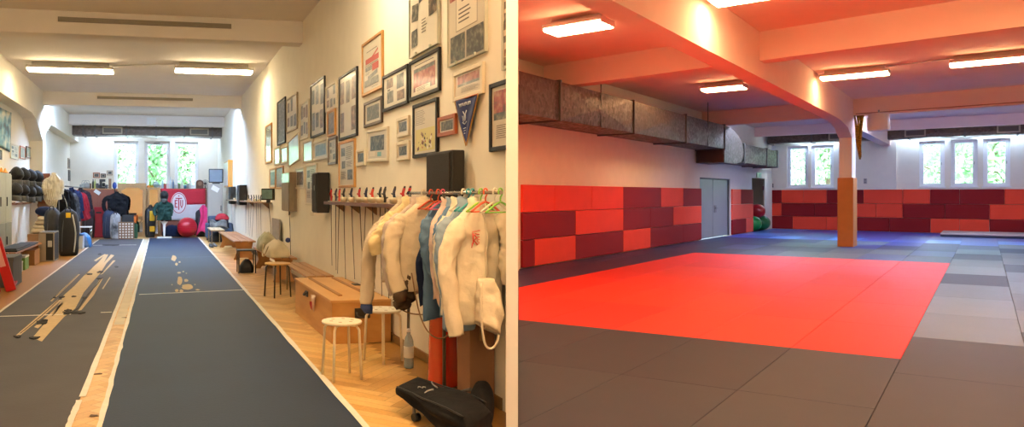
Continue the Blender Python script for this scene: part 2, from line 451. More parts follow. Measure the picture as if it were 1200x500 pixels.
for i, (a, b) in enumerate(((-6.2, -4.6), (-2.7, -1.1), (-.3, 1.3))):  # added lamps hidden by beam and duct, brightening the far end
    for j, v in enumerate((30.0, 40.12)):
        lamp(RR, a, b, v, v+(.5, .2)[j], (4.40, 4.12)[j], 'added unseen cool lamp in the %s window bay, %s from the ducted wall' % (('outer', 'inner')[j], ORD_[i]), 'added cool ceiling lamps by the windows', (fill_c2, fill_c3)[j], HR_)
bm = bmesh.new(); tube(bm, [(-1.6, 21.3, 4.52), (-.55, 21.0, 4.52)], .016, 6)
one('cable_conduit', bm, lamp_w, 'thin conduit joining the two right lamps of the mat hall', 'conduit', RR, (0, 0, 0))

# ---- right hall: beams, column
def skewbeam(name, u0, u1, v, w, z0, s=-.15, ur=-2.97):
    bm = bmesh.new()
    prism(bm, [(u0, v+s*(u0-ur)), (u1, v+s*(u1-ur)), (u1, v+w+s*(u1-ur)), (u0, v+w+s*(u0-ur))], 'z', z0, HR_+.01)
    return struct(name, bm, ceil_bounce, RR)
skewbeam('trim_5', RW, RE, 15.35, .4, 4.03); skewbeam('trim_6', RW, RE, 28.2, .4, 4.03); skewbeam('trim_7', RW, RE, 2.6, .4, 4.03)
skewbeam('trim_8', RW, RE, 37.0, .35, 4.15, 0)
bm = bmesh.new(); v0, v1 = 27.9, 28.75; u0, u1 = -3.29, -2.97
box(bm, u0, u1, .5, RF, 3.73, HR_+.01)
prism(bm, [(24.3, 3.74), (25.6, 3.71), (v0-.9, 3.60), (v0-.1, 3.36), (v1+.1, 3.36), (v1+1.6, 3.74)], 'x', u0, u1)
struct('trim_9', bm, ceil_bounce, RR)
bm = bmesh.new(); box(bm, u0, u1, v0, v1, 0, 3.5, .01)
col = struct('pillar', bm, ceil_paint, RR)
bm = bmesh.new()
t = .035
for (a, b, c, d) in ((u0-t, u1+t, v0-t, v0), (u0-t, u1+t, v1, v1+t), (u0-t, u0, v0, v1), (u1, u1+t, v0, v1)): box(bm, a, b, c, d, .0, 2.12, .006)
pad = tag(obj('pillar_padding', bm, M('tan_padding', 'C07A38', .55, var=.05, scale=5, bump=.03), None, RR.mat(0, 0, 0)), 'tan orange padding wrapped around the lower half of the pillar', 'padding')
bm = bmesh.new(); tube(bm, [(-2.9, 28.14, 4.09), (3.4, 28.2-.15*6.3-.06, 4.09)], .016, 6)
one('cable_conduit', bm, M('cond_red', 'B0705A', .6), 'thin conduit along the foot of the far cross beam', 'conduit', RR, (0, 0, 0))
# ================================================================ THE MAT HALL
ORD = ['first', 'second', 'third', 'fourth', 'fifth', 'sixth', 'seventh', 'eighth', 'ninth', 'tenth', 'eleventh', 'twelfth', 'thirteenth', 'fourteenth', 'fifteenth', 'sixteenth', 'seventeenth', 'eighteenth']
def spangle(name, col, rough, sc=9.):
    m = M(name, col, rough, metal=.9, spec=.5)
    nt = m.node_tree; N = nt.nodes; L = nt.links; b = N['Principled BSDF']
    tc = N.new('ShaderNodeTexCoord'); vo = N.new('ShaderNodeTexVoronoi'); vo.inputs['Scale'].default_value = sc
    nz = N.new('ShaderNodeTexNoise'); nz.inputs['Scale'].default_value = sc*2.2; nz.inputs['Detail'].default_value = 3
    L.new(tc.outputs['Object'], vo.inputs['Vector']); L.new(tc.outputs['Object'], nz.inputs['Vector'])
    sp = N.new('ShaderNodeSeparateColor'); L.new(vo.outputs['Color'], sp.inputs[0])
    mr = N.new('ShaderNodeMapRange'); mr.inputs['To Min'].default_value = rough-.1; mr.inputs['To Max'].default_value = rough+.22; L.new(sp.outputs[0], mr.inputs['Value']); L.new(mr.outputs[0], b.inputs['Roughness'])
    rp = N.new('ShaderNodeValToRGB'); c = lin(col); rp.color_ramp.elements[0].color = tuple(x*.62 for x in c[:3])+(1,); rp.color_ramp.elements[1].color = tuple(min(1, x*1.3) for x in c[:3])+(1,)
    ma = N.new('ShaderNodeMath'); ma.operation = 'MULTIPLY_ADD'; ma.inputs[1].default_value = .5; L.new(sp.outputs[1], ma.inputs[0]); 
    m2 = N.new('ShaderNodeMath'); m2.operation = 'MULTIPLY'; m2.inputs[1].default_value = .5; L.new(nz.outputs['Fac'], m2.inputs[0]); L.new(m2.outputs[0], ma.inputs[2])
    L.new(ma.outputs[0], rp.inputs['Fac']); L.new(rp.outputs[0], b.inputs['Base Color'])
    bp = N.new('ShaderNodeBump'); bp.inputs['Strength'].default_value = .25; bp.inputs['Distance'].default_value = .01; L.new(nz.outputs['Fac'], bp.inputs['Height']); L.new(bp.outputs[0], b.inputs['Normal'])
    return m
galv = spangle('galvanised_spangle', '6C6259', .46, 14.)
galv_dark = M('duct_flange', '5E5B57', .5, metal=.7)
def pyr(bm, q, out, n):
    """a cross-broken sheet: quad q with its centre pushed along n"""
    c = sum((Vector(p) for p in q), Vector())/4 + Vector(n)*out
    V = [bm.verts.new(p) for p in q]; cv = bm.verts.new(c)
    for i in range(4): bm.faces.new((V[i], V[(i+1) % 4], cv))
def duct(room, lab, segs, u0, u1, z0, z1, along='v', vents=(), v0=0, v1=0, px=.03):
    """straight run; segs are the joint positions"""
    t = thing('air_duct', lab, 'air duct', room, (0, 0, 0))
    for a, b in zip(segs[:-1], segs[1:]):
        bm = bmesh.new()
        if along == 'v':
            P = lambda s, w, z: (w, s, z); wa, wb = u0, u1
        else:
            P = lambda s, w, z: (s, w, z); wa, wb = v0, v1
        n = (lambda x, y, z: (y, x, z)) if along == 'v' else (lambda x, y, z: (x, y, z))
        quads = [([P(a, wb, z0), P(b, wb, z0), P(b, wb, z1), P(a, wb, z1)], n(0, 1, 0)), ([P(a, wa, z0), P(b, wa, z0), P(b, wa, z1), P(a, wa, z1)], n(0, -1, 0)),
                 ([P(a, wa, z0), P(b, wa, z0), P(b, wb, z0), P(a, wb, z0)], (0, 0, -1)), ([P(a, wa, z1), P(b, wa, z1), P(b, wb, z1), P(a, wb, z1)], (0, 0, 1))]
        for q, nn in quads: pyr(bm, q, .035 if abs(b-a) > 1.5 else .015, nn)
        obj('duct_section', bm, galv, t, recalc=True)
    f = .035
    for s in segs:
        bm = bmesh.new()
        for (wa, wb, za, zb) in ((u0 if along == 'v' else v0, u1 if along == 'v' else v1, z0-f, z0), (u0 if along == 'v' else v0, u1 if along == 'v' else v1, z1, z1+f)):
            if along == 'v': box(bm, wa-f, wb+f, s-.03, s+.03, za, zb)
            else: box(bm, s-.03, s+.03, wa-f, wb+f, za, zb)
        for w in ((u0, u1) if along == 'v' else (v0, v1)):
            w0, w1 = (w-f, w) if w == (u0 if along == 'v' else v0) else (w, w+f)
            if along == 'v': box(bm, w0, w1, s-.03, s+.03, z0, z1)
            else: box(bm, s-.03, s+.03, w0, w1, z0, z1)
        obj('joint_flange', bm, galv_dark, t)
    for a, b in vents:
        bm = bmesh.new(); y = v0
        h = (z1-z0); za, zb = z0+h*.12, z1-h*.12
        box(bm, a, b, y-.05, y-.03, za, za+.05); box(bm, a, b, y-.05, y-.03, zb-.05, zb); box(bm, a, a+.05, y-.05, y-.03, za, zb); box(bm, b-.05, b, y-.05, y-.03, za, zb)
        g = obj('vent_grille', bm, M('vent_rim', 'B9AD93', .5), t)
        bm = bmesh.new(); box(bm, a+.04, b-.04, y-.035, y-.028, za, zb); n = 5
        for k in range(n):
            z = za+.05+(zb-za-.1)*(k+.5)/n
            box(bm, a+.05, b-.05, y-.045, y-.034, z-.008, z+.012)
        obj('louvre', bm, M('vent_louvre', '6E675B', .6, metal=.3), g)
    return t
# run along the left wall of the mat hall
t = duct(RR, 'big square galvanised air duct along the wall above the red wall pads', [14.8, 19.2, 23.6, 28.0], RW+.03, -6.45, 3.16, 3.96)
bm = bmesh.new()
u0, u1 = RW+.03, -6.45
arc = [(28.0, 3.96)]+[(28.0+2.75*sin(pi/2*k/8), 3.16+(.80)*cos(pi/2*k/8)) for k in range(1, 8)]+[(30.75, 3.16), (30.7, 2.95), (30.3, 2.78), (29.6, 2.70), (28.0, 2.70)]
prism(bm, arc, 'x', u0, u1, 0)
elb = obj('duct_elbow', bm, galv, t)
bm = bmesh.new(); prism(bm, [(-6.45, 12.98), (-6.45, 14.8), (RW+.03, 14.8), (RW+.03, 14.74)], 'z', 3.16, 3.96); obj('duct_section', bm, galv, t)
bm = bmesh.new(); box(bm, u0+.04, u1-.04, 27.97, 28.01, 2.74, 3.12); obj('duct_opening', bm, M('duct_inside', '4E3A32', .8), t)
for v, zb in ((17.0, HR_), (25.9, HR_)):
    bm = bmesh.new(); box(bm, -6.44, -6.42, v-.012, v+.012, 3.16, zb); obj('hanger_strap', bm, galv_dark, t)
# the lower run to the end wall
t2 = duct(RR, 'lower pale galvanised air duct with a rounded end near the end wall', [30.8, 34.6, 36.6], RW+.05, -6.45, 2.78, 3.46)
bm = bmesh.new(); arc = [(u0, 36.63), (u1, 36.63)]+[(u0+(u1-u0)*cos(pi/2*k/8), 36.63+1.75*sin(pi/2*k/8)) for k in range(1, 8)]+[(u0, 38.38)]
prism(bm, arc, 'z', 2.78, 3.46); obj('duct_elbow', bm, galv, t2)
# run under the ceiling of the end wall
vents = []
for a, b in ((1060, 1085), (1168, 1196), (971, 987)):
    vents.append((RR.onV(a, 0, 39.1)[0], RR.onV(b, 0, 39.1)[0]))
duct(RR, 'long flat galvanised air duct with grilles along the end wall above the windows', [-7.2, -5.6, -4.1, -2.3, -.6, .9, 2.6], 0, 0, 3.93, 4.33, 'u', vents, 39.1, 40.0)

# left hall duct below the ceiling of the end wall
js = [LR.onV(p, 0, 30.0)[0] for p in (80.5, 97.5, 111, 148, 183, 216, 249, 261.5)]
vents = [(LR.onV(a, 0, 30.0)[0], LR.onV(b, 0, 30.0)[0]) for a, b in ((120, 143.5), (222.5, 244.5))]
duct(LR, 'flat galvanised air duct with two grilles above the fencing hall windows', js, 0, 0, 3.99, 4.36, 'u', vents, 30.0, 31.0)

# ---- wall pads
RED, DRK, SAL = M('pad_red', 'F04A30', .7, var=.03, scale=3, bump=.04, bscale=120, spec=.25), M('pad_dark_red', '8C1014', .7, var=.03, scale=3, bump=.04, bscale=120, spec=.25), M('pad_salmon', 'F86048', .6, spec=.3, var=.03, scale=3, bump=.04, bscale=120)
rows = [('bottom', .01, .60), ('middle', .61, 1.205), ('top', 1.215, 1.82)]
def padrow(r, spec, wallname, where, plane):
    nm, z0, z1 = rows[r]; fr = 'partition' if 'left' in where else 'it' if 'right' in where else 'the corner'
    cnt = {}
    for (a, b, k) in spec:
        cnt[k] = cnt.get(k, 0)+1
        m, cn = {'r': (RED, 'bright red'), 'd': (DRK, 'dark red'), 's': (SAL, 'salmon red')}[k]
        bm = bmesh.new()
        if plane == 'U':
            v0 = RR.onU(a, 0, RW)[0]; v1 = RR.onU(b, 0, RW)[0]
            v0 = max(v0, 14.85)
            box(bm, 0, .06, -(v1-v0)/2+.004, (v1-v0)/2-.004, 0, z1-z0, .012)
            p = (RW+.001, (v0+v1)/2, z0)
        else:
            u0 = RR.onV(a, 0, RF)[0]; u1 = RR.onV(b, 0, RF)[0]
            box(bm, -(u1-u0)/2+.004, (u1-u0)/2-.004, -.06, 0, 0, z1-z0, .012)
            p = ((u0+u1)/2, RF-.001, z0)
        one('wall_pad', bm, m, '%s wall pad, %s row %s, %s such from %s' % (cn, nm, where, ORD[cnt[k]-1], fr), 'wall mat', RR, p, 0, 'padded mats ' + wallname)
L_ = 'on the long wall'
w1 = 'left of the grey door'
padrow(2, [(606, 647, 'r'), (647, 691, 'r'), (691, 728, 'r'), (728, 772.5, 'd'), (772.5, 798.5, 'r'), (798.5, 820, 'd')], L_, w1, 'U')
padrow(1, [(606, 672, 'd'), (672, 728, 'r'), (728, 760, 'd'), (760, 787, 'd'), (787, 820, 'r')], L_, w1, 'U')
padrow(0, [(606, 624, 'd'), (624, 672, 'r'), (672, 728, 'd'), (728, 760, 'r'), (760, 798.5, 'd'), (798.5, 820, 'd')], L_, w1, 'U')
w2 = 'right of the grey door'
padrow(2, [(856.5, 866.5, 's'), (866.5, 881, 'd')], L_, w2, 'U')
padrow(1, [(856.5, 881, 's')], L_, w2, 'U')
padrow(0, [(856.5, 872.5, 'd'), (872.5, 881, 's')], L_, w2, 'U')
E_ = 'on the end wall'; w3 = 'under the windows'
padrow(2, [(896, 916, 'd'), (916, 942, 'r'), (942, 969, 'r'), (969, 1012, 'd'), (1012, 1058, 'r'), (1058, 1090, 'r'), (1090, 1124.5, 'd'), (1124.5, 1177, 'd'), (1177, 1222, 'r'), (1222, 1260, 'd')], E_, w3, 'V')
padrow(1, [(896, 916, 'r'), (916, 955, 'd'), (955, 990, 'd'), (990, 1027, 'r'), (1027, 1058, 'r'), (1058, 1107.5, 'd'), (1107.5, 1159.5, 'd'), (1159.5, 1210, 'r'), (1210, 1260, 'd')], E_, w3, 'V')
padrow(0, [(896, 929, 'd'), (929, 969, 'r'), (969, 1003, 'r'), (1003, 1042.5, 'd'), (1042.5, 1090.5, 'd'), (1090.5, 1124.5, 'r'), (1124.5, 1159.5, 'r'), (1159.5, 1215, 'd'), (1215, 1260, 'd')], E_, w3, 'V')

# ---- judo mats on the floor
def tatami(name, col, rough, var=.05):
    m = M(name, col, rough+.13, var=var, scale=2.2, bump=.0, spec=.3)
    nt = m.node_tree; N = nt.nodes; L = nt.links; b = N['Principled BSDF']
    tc = N.new('ShaderNodeTexCoord'); w = N.new('ShaderNodeTexWave'); w.inputs['Scale'].default_value = 18; w.inputs['Distortion'].default_value = 1.5; w.bands_direction = 'Y'
    L.new(tc.outputs['Object'], w.inputs['Vector'])
    bp = N.new('ShaderNodeBump'); bp.inputs['Strength'].default_value = .06; bp.inputs['Distance'].default_value = .01
    L.new(w.outputs['Fac'], bp.inputs['Height']); L.new(bp.outputs[0], b.inputs['Normal'])
    return m
TR = [tatami('judo_red_a', 'E42C18', .42, .03), tatami('judo_red_b', 'E8361E', .42, .03), tatami('judo_red_c', 'DE2816', .42, .03)]
TG = [tatami('judo_grey_a', '2E3648', .42), tatami('judo_grey_b', '333B4C', .42), tatami('judo_grey_c', '2A3144', .42)]
TL = [tatami('judo_light_a', '58646C', .3), tatami('judo_light_b', '4C575F', .3)]
TB = [tatami('judo_navy_a', '24264A', .3), tatami('judo_navy_b', '2C2E50', .3)]
TC = [tatami('judo_sheen_blue_a', '2448A0', .22), tatami('judo_sheen_blue_b', '4A7CC8', .22), tatami('judo_blue_c', '2A3A78', .26)]  # window daylight sheen painted into the far blues
rnd = random.Random(11)
s_ = .13; U0 = -.60; du = .875; V0 = 9.2; dvv = 2.28
def vline(u, v): return v + s_*(u-U0)
j_edges = [RW+.07]+[U0-du*k for k in range(7, 0, -1)]+[U0+.9*k for k in range(0, 5)]
def udiv(p, q):   # the part of the floor to the right of the partition line
    return p.x-(kd*p.y) > -.02
for ci in range(len(j_edges)-1):
    ua, ub = j_edges[ci], min(j_edges[ci+1], RE-.01)
    if ub-ua < .1: continue
    for ri in range(-3, 14):
        off = 0
        if ci >= 8: off = .35 if ci % 2 else -.75
        red = (2 <= ci <= 7) and (0 <= ri <= 5)
        va, vb = V0+dvv*ri+off, V0+dvv*(ri+1)+off
        ps = [(ua+.001, vline(ua, va)+.001), (ub-.001, vline(ub, va)+.001), (ub-.001, vline(ub, vb)-.001), (ua+.001, vline(ua, vb)-.001)]
        ps = [(a, min(b, RF-.07)) for a, b in ps]
        if ps[2][1]-ps[1][1] < .1: continue
        W = [RR.w(a, b) for a, b in ps]
        # keep clear of the partition: clip tiles by it
        t = bmesh.new()
        A = [t.verts.new((a, b, -.044)) for a, b in ps]; B = [t.verts.new((a, b, 0)) for a, b in ps]
        t.faces.new(A[::-1]); t.faces.new(B)
        for i in range(4): t.faces.new((A[i], A[(i+1) % 4], B[(i+1) % 4], B[i]))
        # clip plane in room coordinates: world line x = kd*y (+ margin)
        pO = Vector((0, 0, 0)); nW = Vector((1, -(608-CX)/F, 0)).normalized()
        ro = Matrix.Rotation(-RR.ang, 4, 'Z'); nL = ro @ nW; marg = .0
        if all((w_-pO).dot(nW) < marg for w_ in W): t.free(); continue
        if any((w_-pO).dot(nW) < marg+.001 for w_ in W):
            g = bmesh.ops.bisect_plane(t, geom=t.verts[:]+t.edges[:]+t.faces[:], plane_co=nL*marg, plane_no=nL, clear_inner=True)
            ed = [e for e in t.edges if e.is_boundary]
            if ed: bmesh.ops.holes_fill(t, edges=ed)
        if ua < -3.3 < ub and ps[0][1] < 28.8 and ps[3][1] > 27.8: pass
        cxx = sum(v.co.x for v in t.verts)/max(1, len(t.verts)); cyy = sum(v.co.y for v in t.verts)/max(1, len(t.verts))
        te = [e for e in t.edges if all(abs(v.co.z) < 1e-5 for v in e.verts)]
        bmesh.ops.bevel(t, geom=te, offset=.0035, segments=1, affect='EDGES')
        bmesh.ops.translate(t, vec=(-cxx, -cyy, 0), verts=t.verts)
        col = ''
        if red:
            m = rnd.choice(TR); lab = 'red judo mat, %s row from the near edge, %s from the pillar side' % (ORD[ri], ORD[7-ci])
            grp = 'red judo mats of the red field'
        elif ri < 0:
            m = rnd.choice(TG) if ci < 8 else TG[(ri+ci) % 2]; lab = 'dark grey judo mat, %s row before the red field, %s column from padded wall' % (ORD[-ri-1], ORD[ci]); grp = 'dark grey judo mats in front of the red field'
        elif ci <= 1:
            m = rnd.choice(TB) if ri < 10 else TC[ri % 2]; lab = '%s judo mat along the padded wall, %s of its %s strip going away' % ('dark navy' if ri < 10 else 'blue', ORD[ri], 'wall side' if ci == 0 else 'inner'); grp = 'navy judo mats along the long wall'
        elif ci >= 8 and ri < 9:
            m = TG[1] if ri < 1 else (TL[(ri+ci) % 2] if 1 <= ri <= 3 else ([TL[0], TG[2], TL[1]][(ri*2+ci) % 3]));  # paler middle rows have the floor reflection painted into their colour
            lab = '%s judo mat right of the red field, %s column, %s going away' % ('dark grey' if ri < 1 else 'sheen-painted grey' if ri <= 3 else 'worn grey', ORD[ci-8], ORD[ri]); grp = 'grey judo mats right of the red field'
        else:
            k = (ri*3+ci*2+(ri//2)) % 5
            if ri >= 11: m, cn = TC[0], 'daylight-tinted blue'
            elif ri >= 10: m, cn = (TC[1], 'daylight-tinted pale blue') if k > 2 else (TC[0], 'daylight-tinted blue')
            else: m, cn = ((TB[0], 'dark navy'), (TL[0], 'pale grey'), (TB[1], 'dark navy'), (TC[2], 'slate blue'), (TL[1], 'pale grey'))[k]
            lab = '%s judo mat, %s row beyond the red field, %s column from padded wall' % (cn, ORD[ri-6], ORD[ci]); grp = 'blue and grey judo mats beyond the red field'
        one('judo_mat', t, m, lab, 'floor mat', RR, (cxx, cyy, 0), 0, grp)

# ---- raised mat by the end wall
a = RR.onZ(1102, 277, 0); bm = bmesh.new(); box(bm, 0, 3.2, 0, 2.9, .001, .085, .01); tt = thing('landing_mat', 'low pale topped landing mat on the floor by the end wall at right', 'mat', RR, (a[0], a[1], 0))
obj('mat_body', bm, M('mat_side', '1F2540', .5), tt)
bm = bmesh.new(); box(bm, -.01, 3.21, -.01, 2.91, .085, .13, .012); obj('mat_cover', bm, M('mat_top', 'B7A3A0', .5, var=.05), tt)

# ---- grey double door in the long wall
d0, d1 = RR.onU(820, 0, RW)[0], RR.onU(855.5, 0, RW)[0]
wallbox('wall_upper', RR, RW-.25, RW, d0, d1, 2.22, 5)
wallbox('wall_pier', RR, RW-.25, RW, d1, 36.5, -.3, 5)
wallbox('wall_lintel', RR, RW-.25, RW, 36.5, RF, 2.34, 5)
root = thing('door_1', None, None, RR, (0, 0, 0)); root['kind'] = 'structure'
dm = M('door_grey', '8C9290', .42, metal=.2, var=.03, scale=2); dk = M('door_gap', '25201E', .7)
bm = bmesh.new(); box(bm, RW-.24, RW-.16, d0, d1, .0, 2.22); obj('door_gap', bm, dk, root)
bm = bmesh.new(); mid = RR.onU(837, 0, RW)[0]
box(bm, RW-.16, RW-.02, d0-.0, d0+.07, 0, 2.22, .005); box(bm, RW-.16, RW-.02, d1-.16, d1, 0, 2.22, .005); box(bm, RW-.16, RW-.02, d0, d1, 2.17, 2.22, .005)
obj('door_frame', bm, M('door_frame_dark', '4A4643', .5), root)
for a, b in ((d0+.07, mid-.02), (mid+.02, d1-.16)):
    bm = bmesh.new(); box(bm, RW-.12, RW-.05, a, b, .01, 2.165, .008); lf = obj('door_leaf', bm, dm, root)
    if a > mid:
        bm = bmesh.new(); box(bm, RW-.05, RW-.035, a+.15, a+.45, .93, 1.2, .005); box(bm, RW-.035, RW+.01, a+.2, a+.5, 1.08, 1.11, .008); obj('door_handle', bm, M('handle_dark', '6A6C6C', .35, metal=.7), lf)
# recess beyond the long wall: passage walls and a grey inner door
wallbox('wall_recess', RR, -9.25, -9.0, 36.0, RF+.3, -.3, 5)
wallbox('wall_passage', RR, -9.2, RW-.25, 36.0, 36.25, -.3, 5)
bm = bmesh.new(); box(bm, -9.2, RW, 36.2, RF, 2.6, 2.75); struct('ceiling', bm, ceil_paint, RR)
wallbox('wall_stub', RR, RW-.02, RW+.03, 38.9, RF, -.04, 2.34)
root = thing('door_2', None, None, RR, (0, 0, 0)); root['kind'] = 'structure'
bm = bmesh.new(); box(bm, -8.6, -8.55, 37.0, 38.6, 0, 2.3, .005); obj('door_leaf', bm, M('door_dark', '4C5256', .5), root)
bm = bmesh.new(); box(bm, -8.55, -8.5, 37.1, 37.3, 1.0, 1.1, .01); obj('door_handle', bm, M('handle_dark'), root)
# exit sign, alarm button, notice
u, z = 0, 0
v, z = RR.onU(889, 205, RW); 
tt = thing('exit_sign', 'small green and black emergency exit sign above the passage opening', 'sign', RR, (RW+.002, v, z), pi/2)
bm = bmesh.new(); box(bm, .02, .42, -.03, 0, -.09, .09, .006); obj('sign_panel', bm, M('sign_green', '1F9A78', .4), tt)
bm = bmesh.new(); box(bm, -.45, -.03, -.03, 0, -.12, .11, .006); obj('lamp_panel', bm, M('sign_black', '26282A', .4), tt)
bm = bmesh.new(); ball(bm, (.27, -.035, .05), .022, 8, sc=(1, .3, 1)); prism(bm, [(.2, .03), (.3, .03), (.33, -.02), (.3, -.02), (.28, 0), (.26, -.03), (.31, -.07), (.28, -.08), (.23, -.04), (.17, -.07), (.15, -.05), (.2, -.02)], 'y', -.036, -.03); prism(bm, [(.05, -.01), (.13, -.01), (.13, -.035), (.17, .0), (.13, .035), (.13, .01), (.05, .01)], 'y', -.036, -.03)
obj('running_figure', bm, M('sign_white', 'F0F4F0', .5), tt)
u, z = RR.onV(895.5, 221, RF)
bm = bmesh.new(); box(bm, -.1, .1, -.06, -.001, -.1, .1, .01); tt = thing('alarm_button', 'small red fire alarm button on the end wall corner', 'alarm button', RR, (u+.05, RF, z+.03)); obj('alarm_case', bm, M('alarm_red', 'B01218', .4), tt)
bm = bmesh.new(); box(bm, -.05, .05, -.066, -.06, -.05, .05, .002); obj('press_plate', bm, M('sign_white'), tt)
u, z = RR.onV(899.5, 218, RF)
bm = bmesh.new(); box(bm, -.12, .12, -.02, -.001, -.09, .09, .004); one('wall_notice', bm, M('notice_dark', '3A3230', .5, col2='9A9088', scale=14), 'small dark notice on the end wall above the padding, beside the alarm button', 'notice', RR, (u+.12, RF, z+.03))
u, z = RR.onV(1014, 212, RF)
bm = bmesh.new(); box(bm, -.06, .06, -.03, -.001, -.12, .12, .01); tt = thing('wall_socket', 'small pale wall socket right of the pillar on the end wall', 'socket', RR, (u, RF, z)); obj('socket_plate', bm, M('socket', 'B9AEA6', .5), tt)
bm = bmesh.new(); box(bm, -.035, .035, -.036, -.03, .02, .09, .004); box(bm, -.035, .035, -.036, -.03, -.09, -.02, .004); obj('socket_insert', bm, M('socket_in', '8E857E', .5), tt)
for px, y0, y1, lab in ((1029.5, 176, 219.5, 'thin vertical pipe on the end wall right of the pillar'), (903, 176, 221, 'thin vertical pipe on the end wall left of the windows')):
    u, z0 = RR.onV(px, y1, RF); z1 = RR.onV(px, y0, RF)[1]
    bm = bmesh.new(); cyl(bm, (0, -.05, z0), (0, -.05, z1), .035, seg=8)
    for z in (z0+.3, z1-.3): box(bm, -.05, .05, -.06, -.001, z-.02, z+.02, .004)
    one('wall_pipe', bm, M('pipe_paint', 'C9C2BC', .6), lab, 'pipe', RR, (u, RF, 0))
u = RR.onV(1055, 0, RF)[0]
bm = bmesh.new(); box(bm, -.9, 0, -.12, 0, 1.83, 3.9, .005); u = RR.onV(1050.5, 0, RF)[0]
o = struct('wall_pilaster', bm, white_wall, RR); o.matrix_world = RR.mat(u, RF, 0)

# ---- white bracket box and brass climbing rope on the far cross beam
u = -2.52; bm = bmesh.new()
lathe(bm, [(.24, 0), (.27, .03), (.25, .48), (.22, .52)], 20); box(bm, -.27, -.20, -.1, .1, .1, .4, .01)
tt = thing('speaker_horn', 'white round housing hung on the far cross beam beside the pillar', 'housing', RR, (u+.22, 27.6, 3.50)); obj('housing_shell', bm, M('horn_white', 'E8E0DC', .5), tt)
bm = bmesh.new(); box(bm, -.02, .02, -.02, .02, .5, .62, .004); obj('bracket', bm, M('closer_grey'), tt)
bm = bmesh.new()
rn = random.Random(5)
for k in range(14):
    x = rn.uniform(-.11, .13); y = rn.uniform(-.05, .05)
    tube(bm, [(x, y, 0), (x*.8+rn.uniform(-.03, .03), y, -.35), (x*.45, y*.6, -.8), (.04+rn.uniform(-.02, .02), 0, -1.1-.25*rn.random())], .018, 5, sub=3)
one('rope_bundle', bm, M('brass_rope', 'B8892C', .32, metal=.8, col2='5A3D12', scale=25), 'bundle of golden brown ropes hanging at the top of the pillar', 'rope', RR, (-2.82, 27.98, 4.02))

# ---- exercise balls in the passage
bc = [(887.5, 247, 'AE1A22', 'shiny dark red exercise ball on top of the two green ones', 37.9, .31), (882.5, 261.5, '0F8A3A', 'bright green exercise ball left, half hidden behind the salmon wall pad', 37.2, .33), (893, 262.5, '1E6B35', 'dark green exercise ball against the dark red end wall pads', 38.5, .33)]
for px, py, c, lab, v, r in bc:
    a, b = RR.ab(px); Z = v/b; u = a*Z; z = H+(CY-py)/F*Z
    if z < 1.0 and r == .33: z = r
    bm = bmesh.new(); ball(bm, (0, 0, 0), r, 28)
    for k in range(-3, 4):
        q = k*.09; rr = sqrt(r*r-q*q); ring = [(rr*cos(t*pi/12)*1.004, rr*sin(t*pi/12)*1.004, q) for t in range(25)]; tube(bm, ring, .005, 5)
    one('exercise_ball', bm, M('ball_'+c, c, .28, spec=.6), lab, 'exercise ball', RR, (u, v, z), 0, 'exercise balls in the passage')
# ================================================================ THE FENCING HALL: strips and pictures
def poly_patch(name, room, ppts, z, m, parent, th=.0015):
    bm = bmesh.new(); P = [room.onZ(a, b, z) for a, b in ppts]
    prism(bm, P, 'z', z, z+th)
    return obj(name, bm, m, parent)
piste_grey = M('piste_grey', '474548', .66, var=.12, scale=1.6, bump=.08, bscale=50, spec=.35)
piste_blue = M('piste_blue', '182C46', .6, var=.12, scale=1.3, bump=.08, bscale=50, spec=.38)
tape_m = M('white_tape', 'E9E2D2', .6, var=.06, scale=9)
worn_m = M('worn_underlay', 'CBB288', .8, var=.08, scale=12); tatter_m = M('tattered_rubber', '2B2826', .8)
def piste(name, lab, u0, u1, v0, v1, m, jag=0):
    t = thing(name, lab, 'fencing strip', LR, (0, 0, 0), 0, None)
    bm = bmesh.new(); n = 70; rn = random.Random(len(lab)); L = []; Rr = []
    for i in range(n+1):
        v = v0+(v1-v0)*i/n
        L.append((u0+jag*rn.uniform(-1, 1), v)); Rr.append((u1+jag*.6*rn.uniform(-1, 1), v))
    prism(bm, L+Rr[::-1], 'z', .0005, .006); obj('mat_surface', bm, m, t)
    return t
pg = piste('fencing_strip', 'worn dark grey fencing strip with long bare patches, the strip by the mask shelves', -2.13, -.62, 2.2, 26.8, piste_grey)
pb = piste('fencing_strip', 'long dark blue fencing strip with torn cream holes, nearer the picture wall', -.40, 1.37, 2.2, 27.3, piste_blue, .008)
def strip(parent, name, pts, w, z, m, jag=.006, seed=1):
    """a tape laid along local points (u, v)"""
    rn = random.Random(seed); bm = bmesh.new(); A = []; B = []
    n = 60
    for i in range(n+1):
        t = i/n*(len(pts)-1); k = min(int(t), len(pts)-2); f = t-k
        u = pts[k][0]*(1-f)+pts[k+1][0]*f; v = pts[k][1]*(1-f)+pts[k+1][1]*f
        A.append((u-w/2+rn.uniform(-jag, jag), v)); B.append((u+w/2+rn.uniform(-jag, jag), v))
    prism(bm, A+B[::-1], 'z', z, z+.002); return obj(name, bm, m, parent)
strip(pg, 'edge_tape', [(-2.15, 2.2), (-2.16, 26.8)], .035, .0062, tape_m)
strip(pg, 'edge_tape', [(-.605, 5.95), (-.595, 26.8)], .05, .0062, tape_m, .004, 3)
strip(pg, 'edge_tape', [(-.63, 2.2), (-.62, 5.85)], .045, .0062, tape_m, .004, 4)
strip(pb, 'edge_tape', [(1.39, 2.2), (1.40, 15), (1.395, 27.3)], .05, .0062, tape_m, .006, 5)
strip(pb, 'edge_tape', [(-.42, 2.2), (-.41, 8), (-.40, 27.3)], .04, .0062, tape_m, .007, 6)
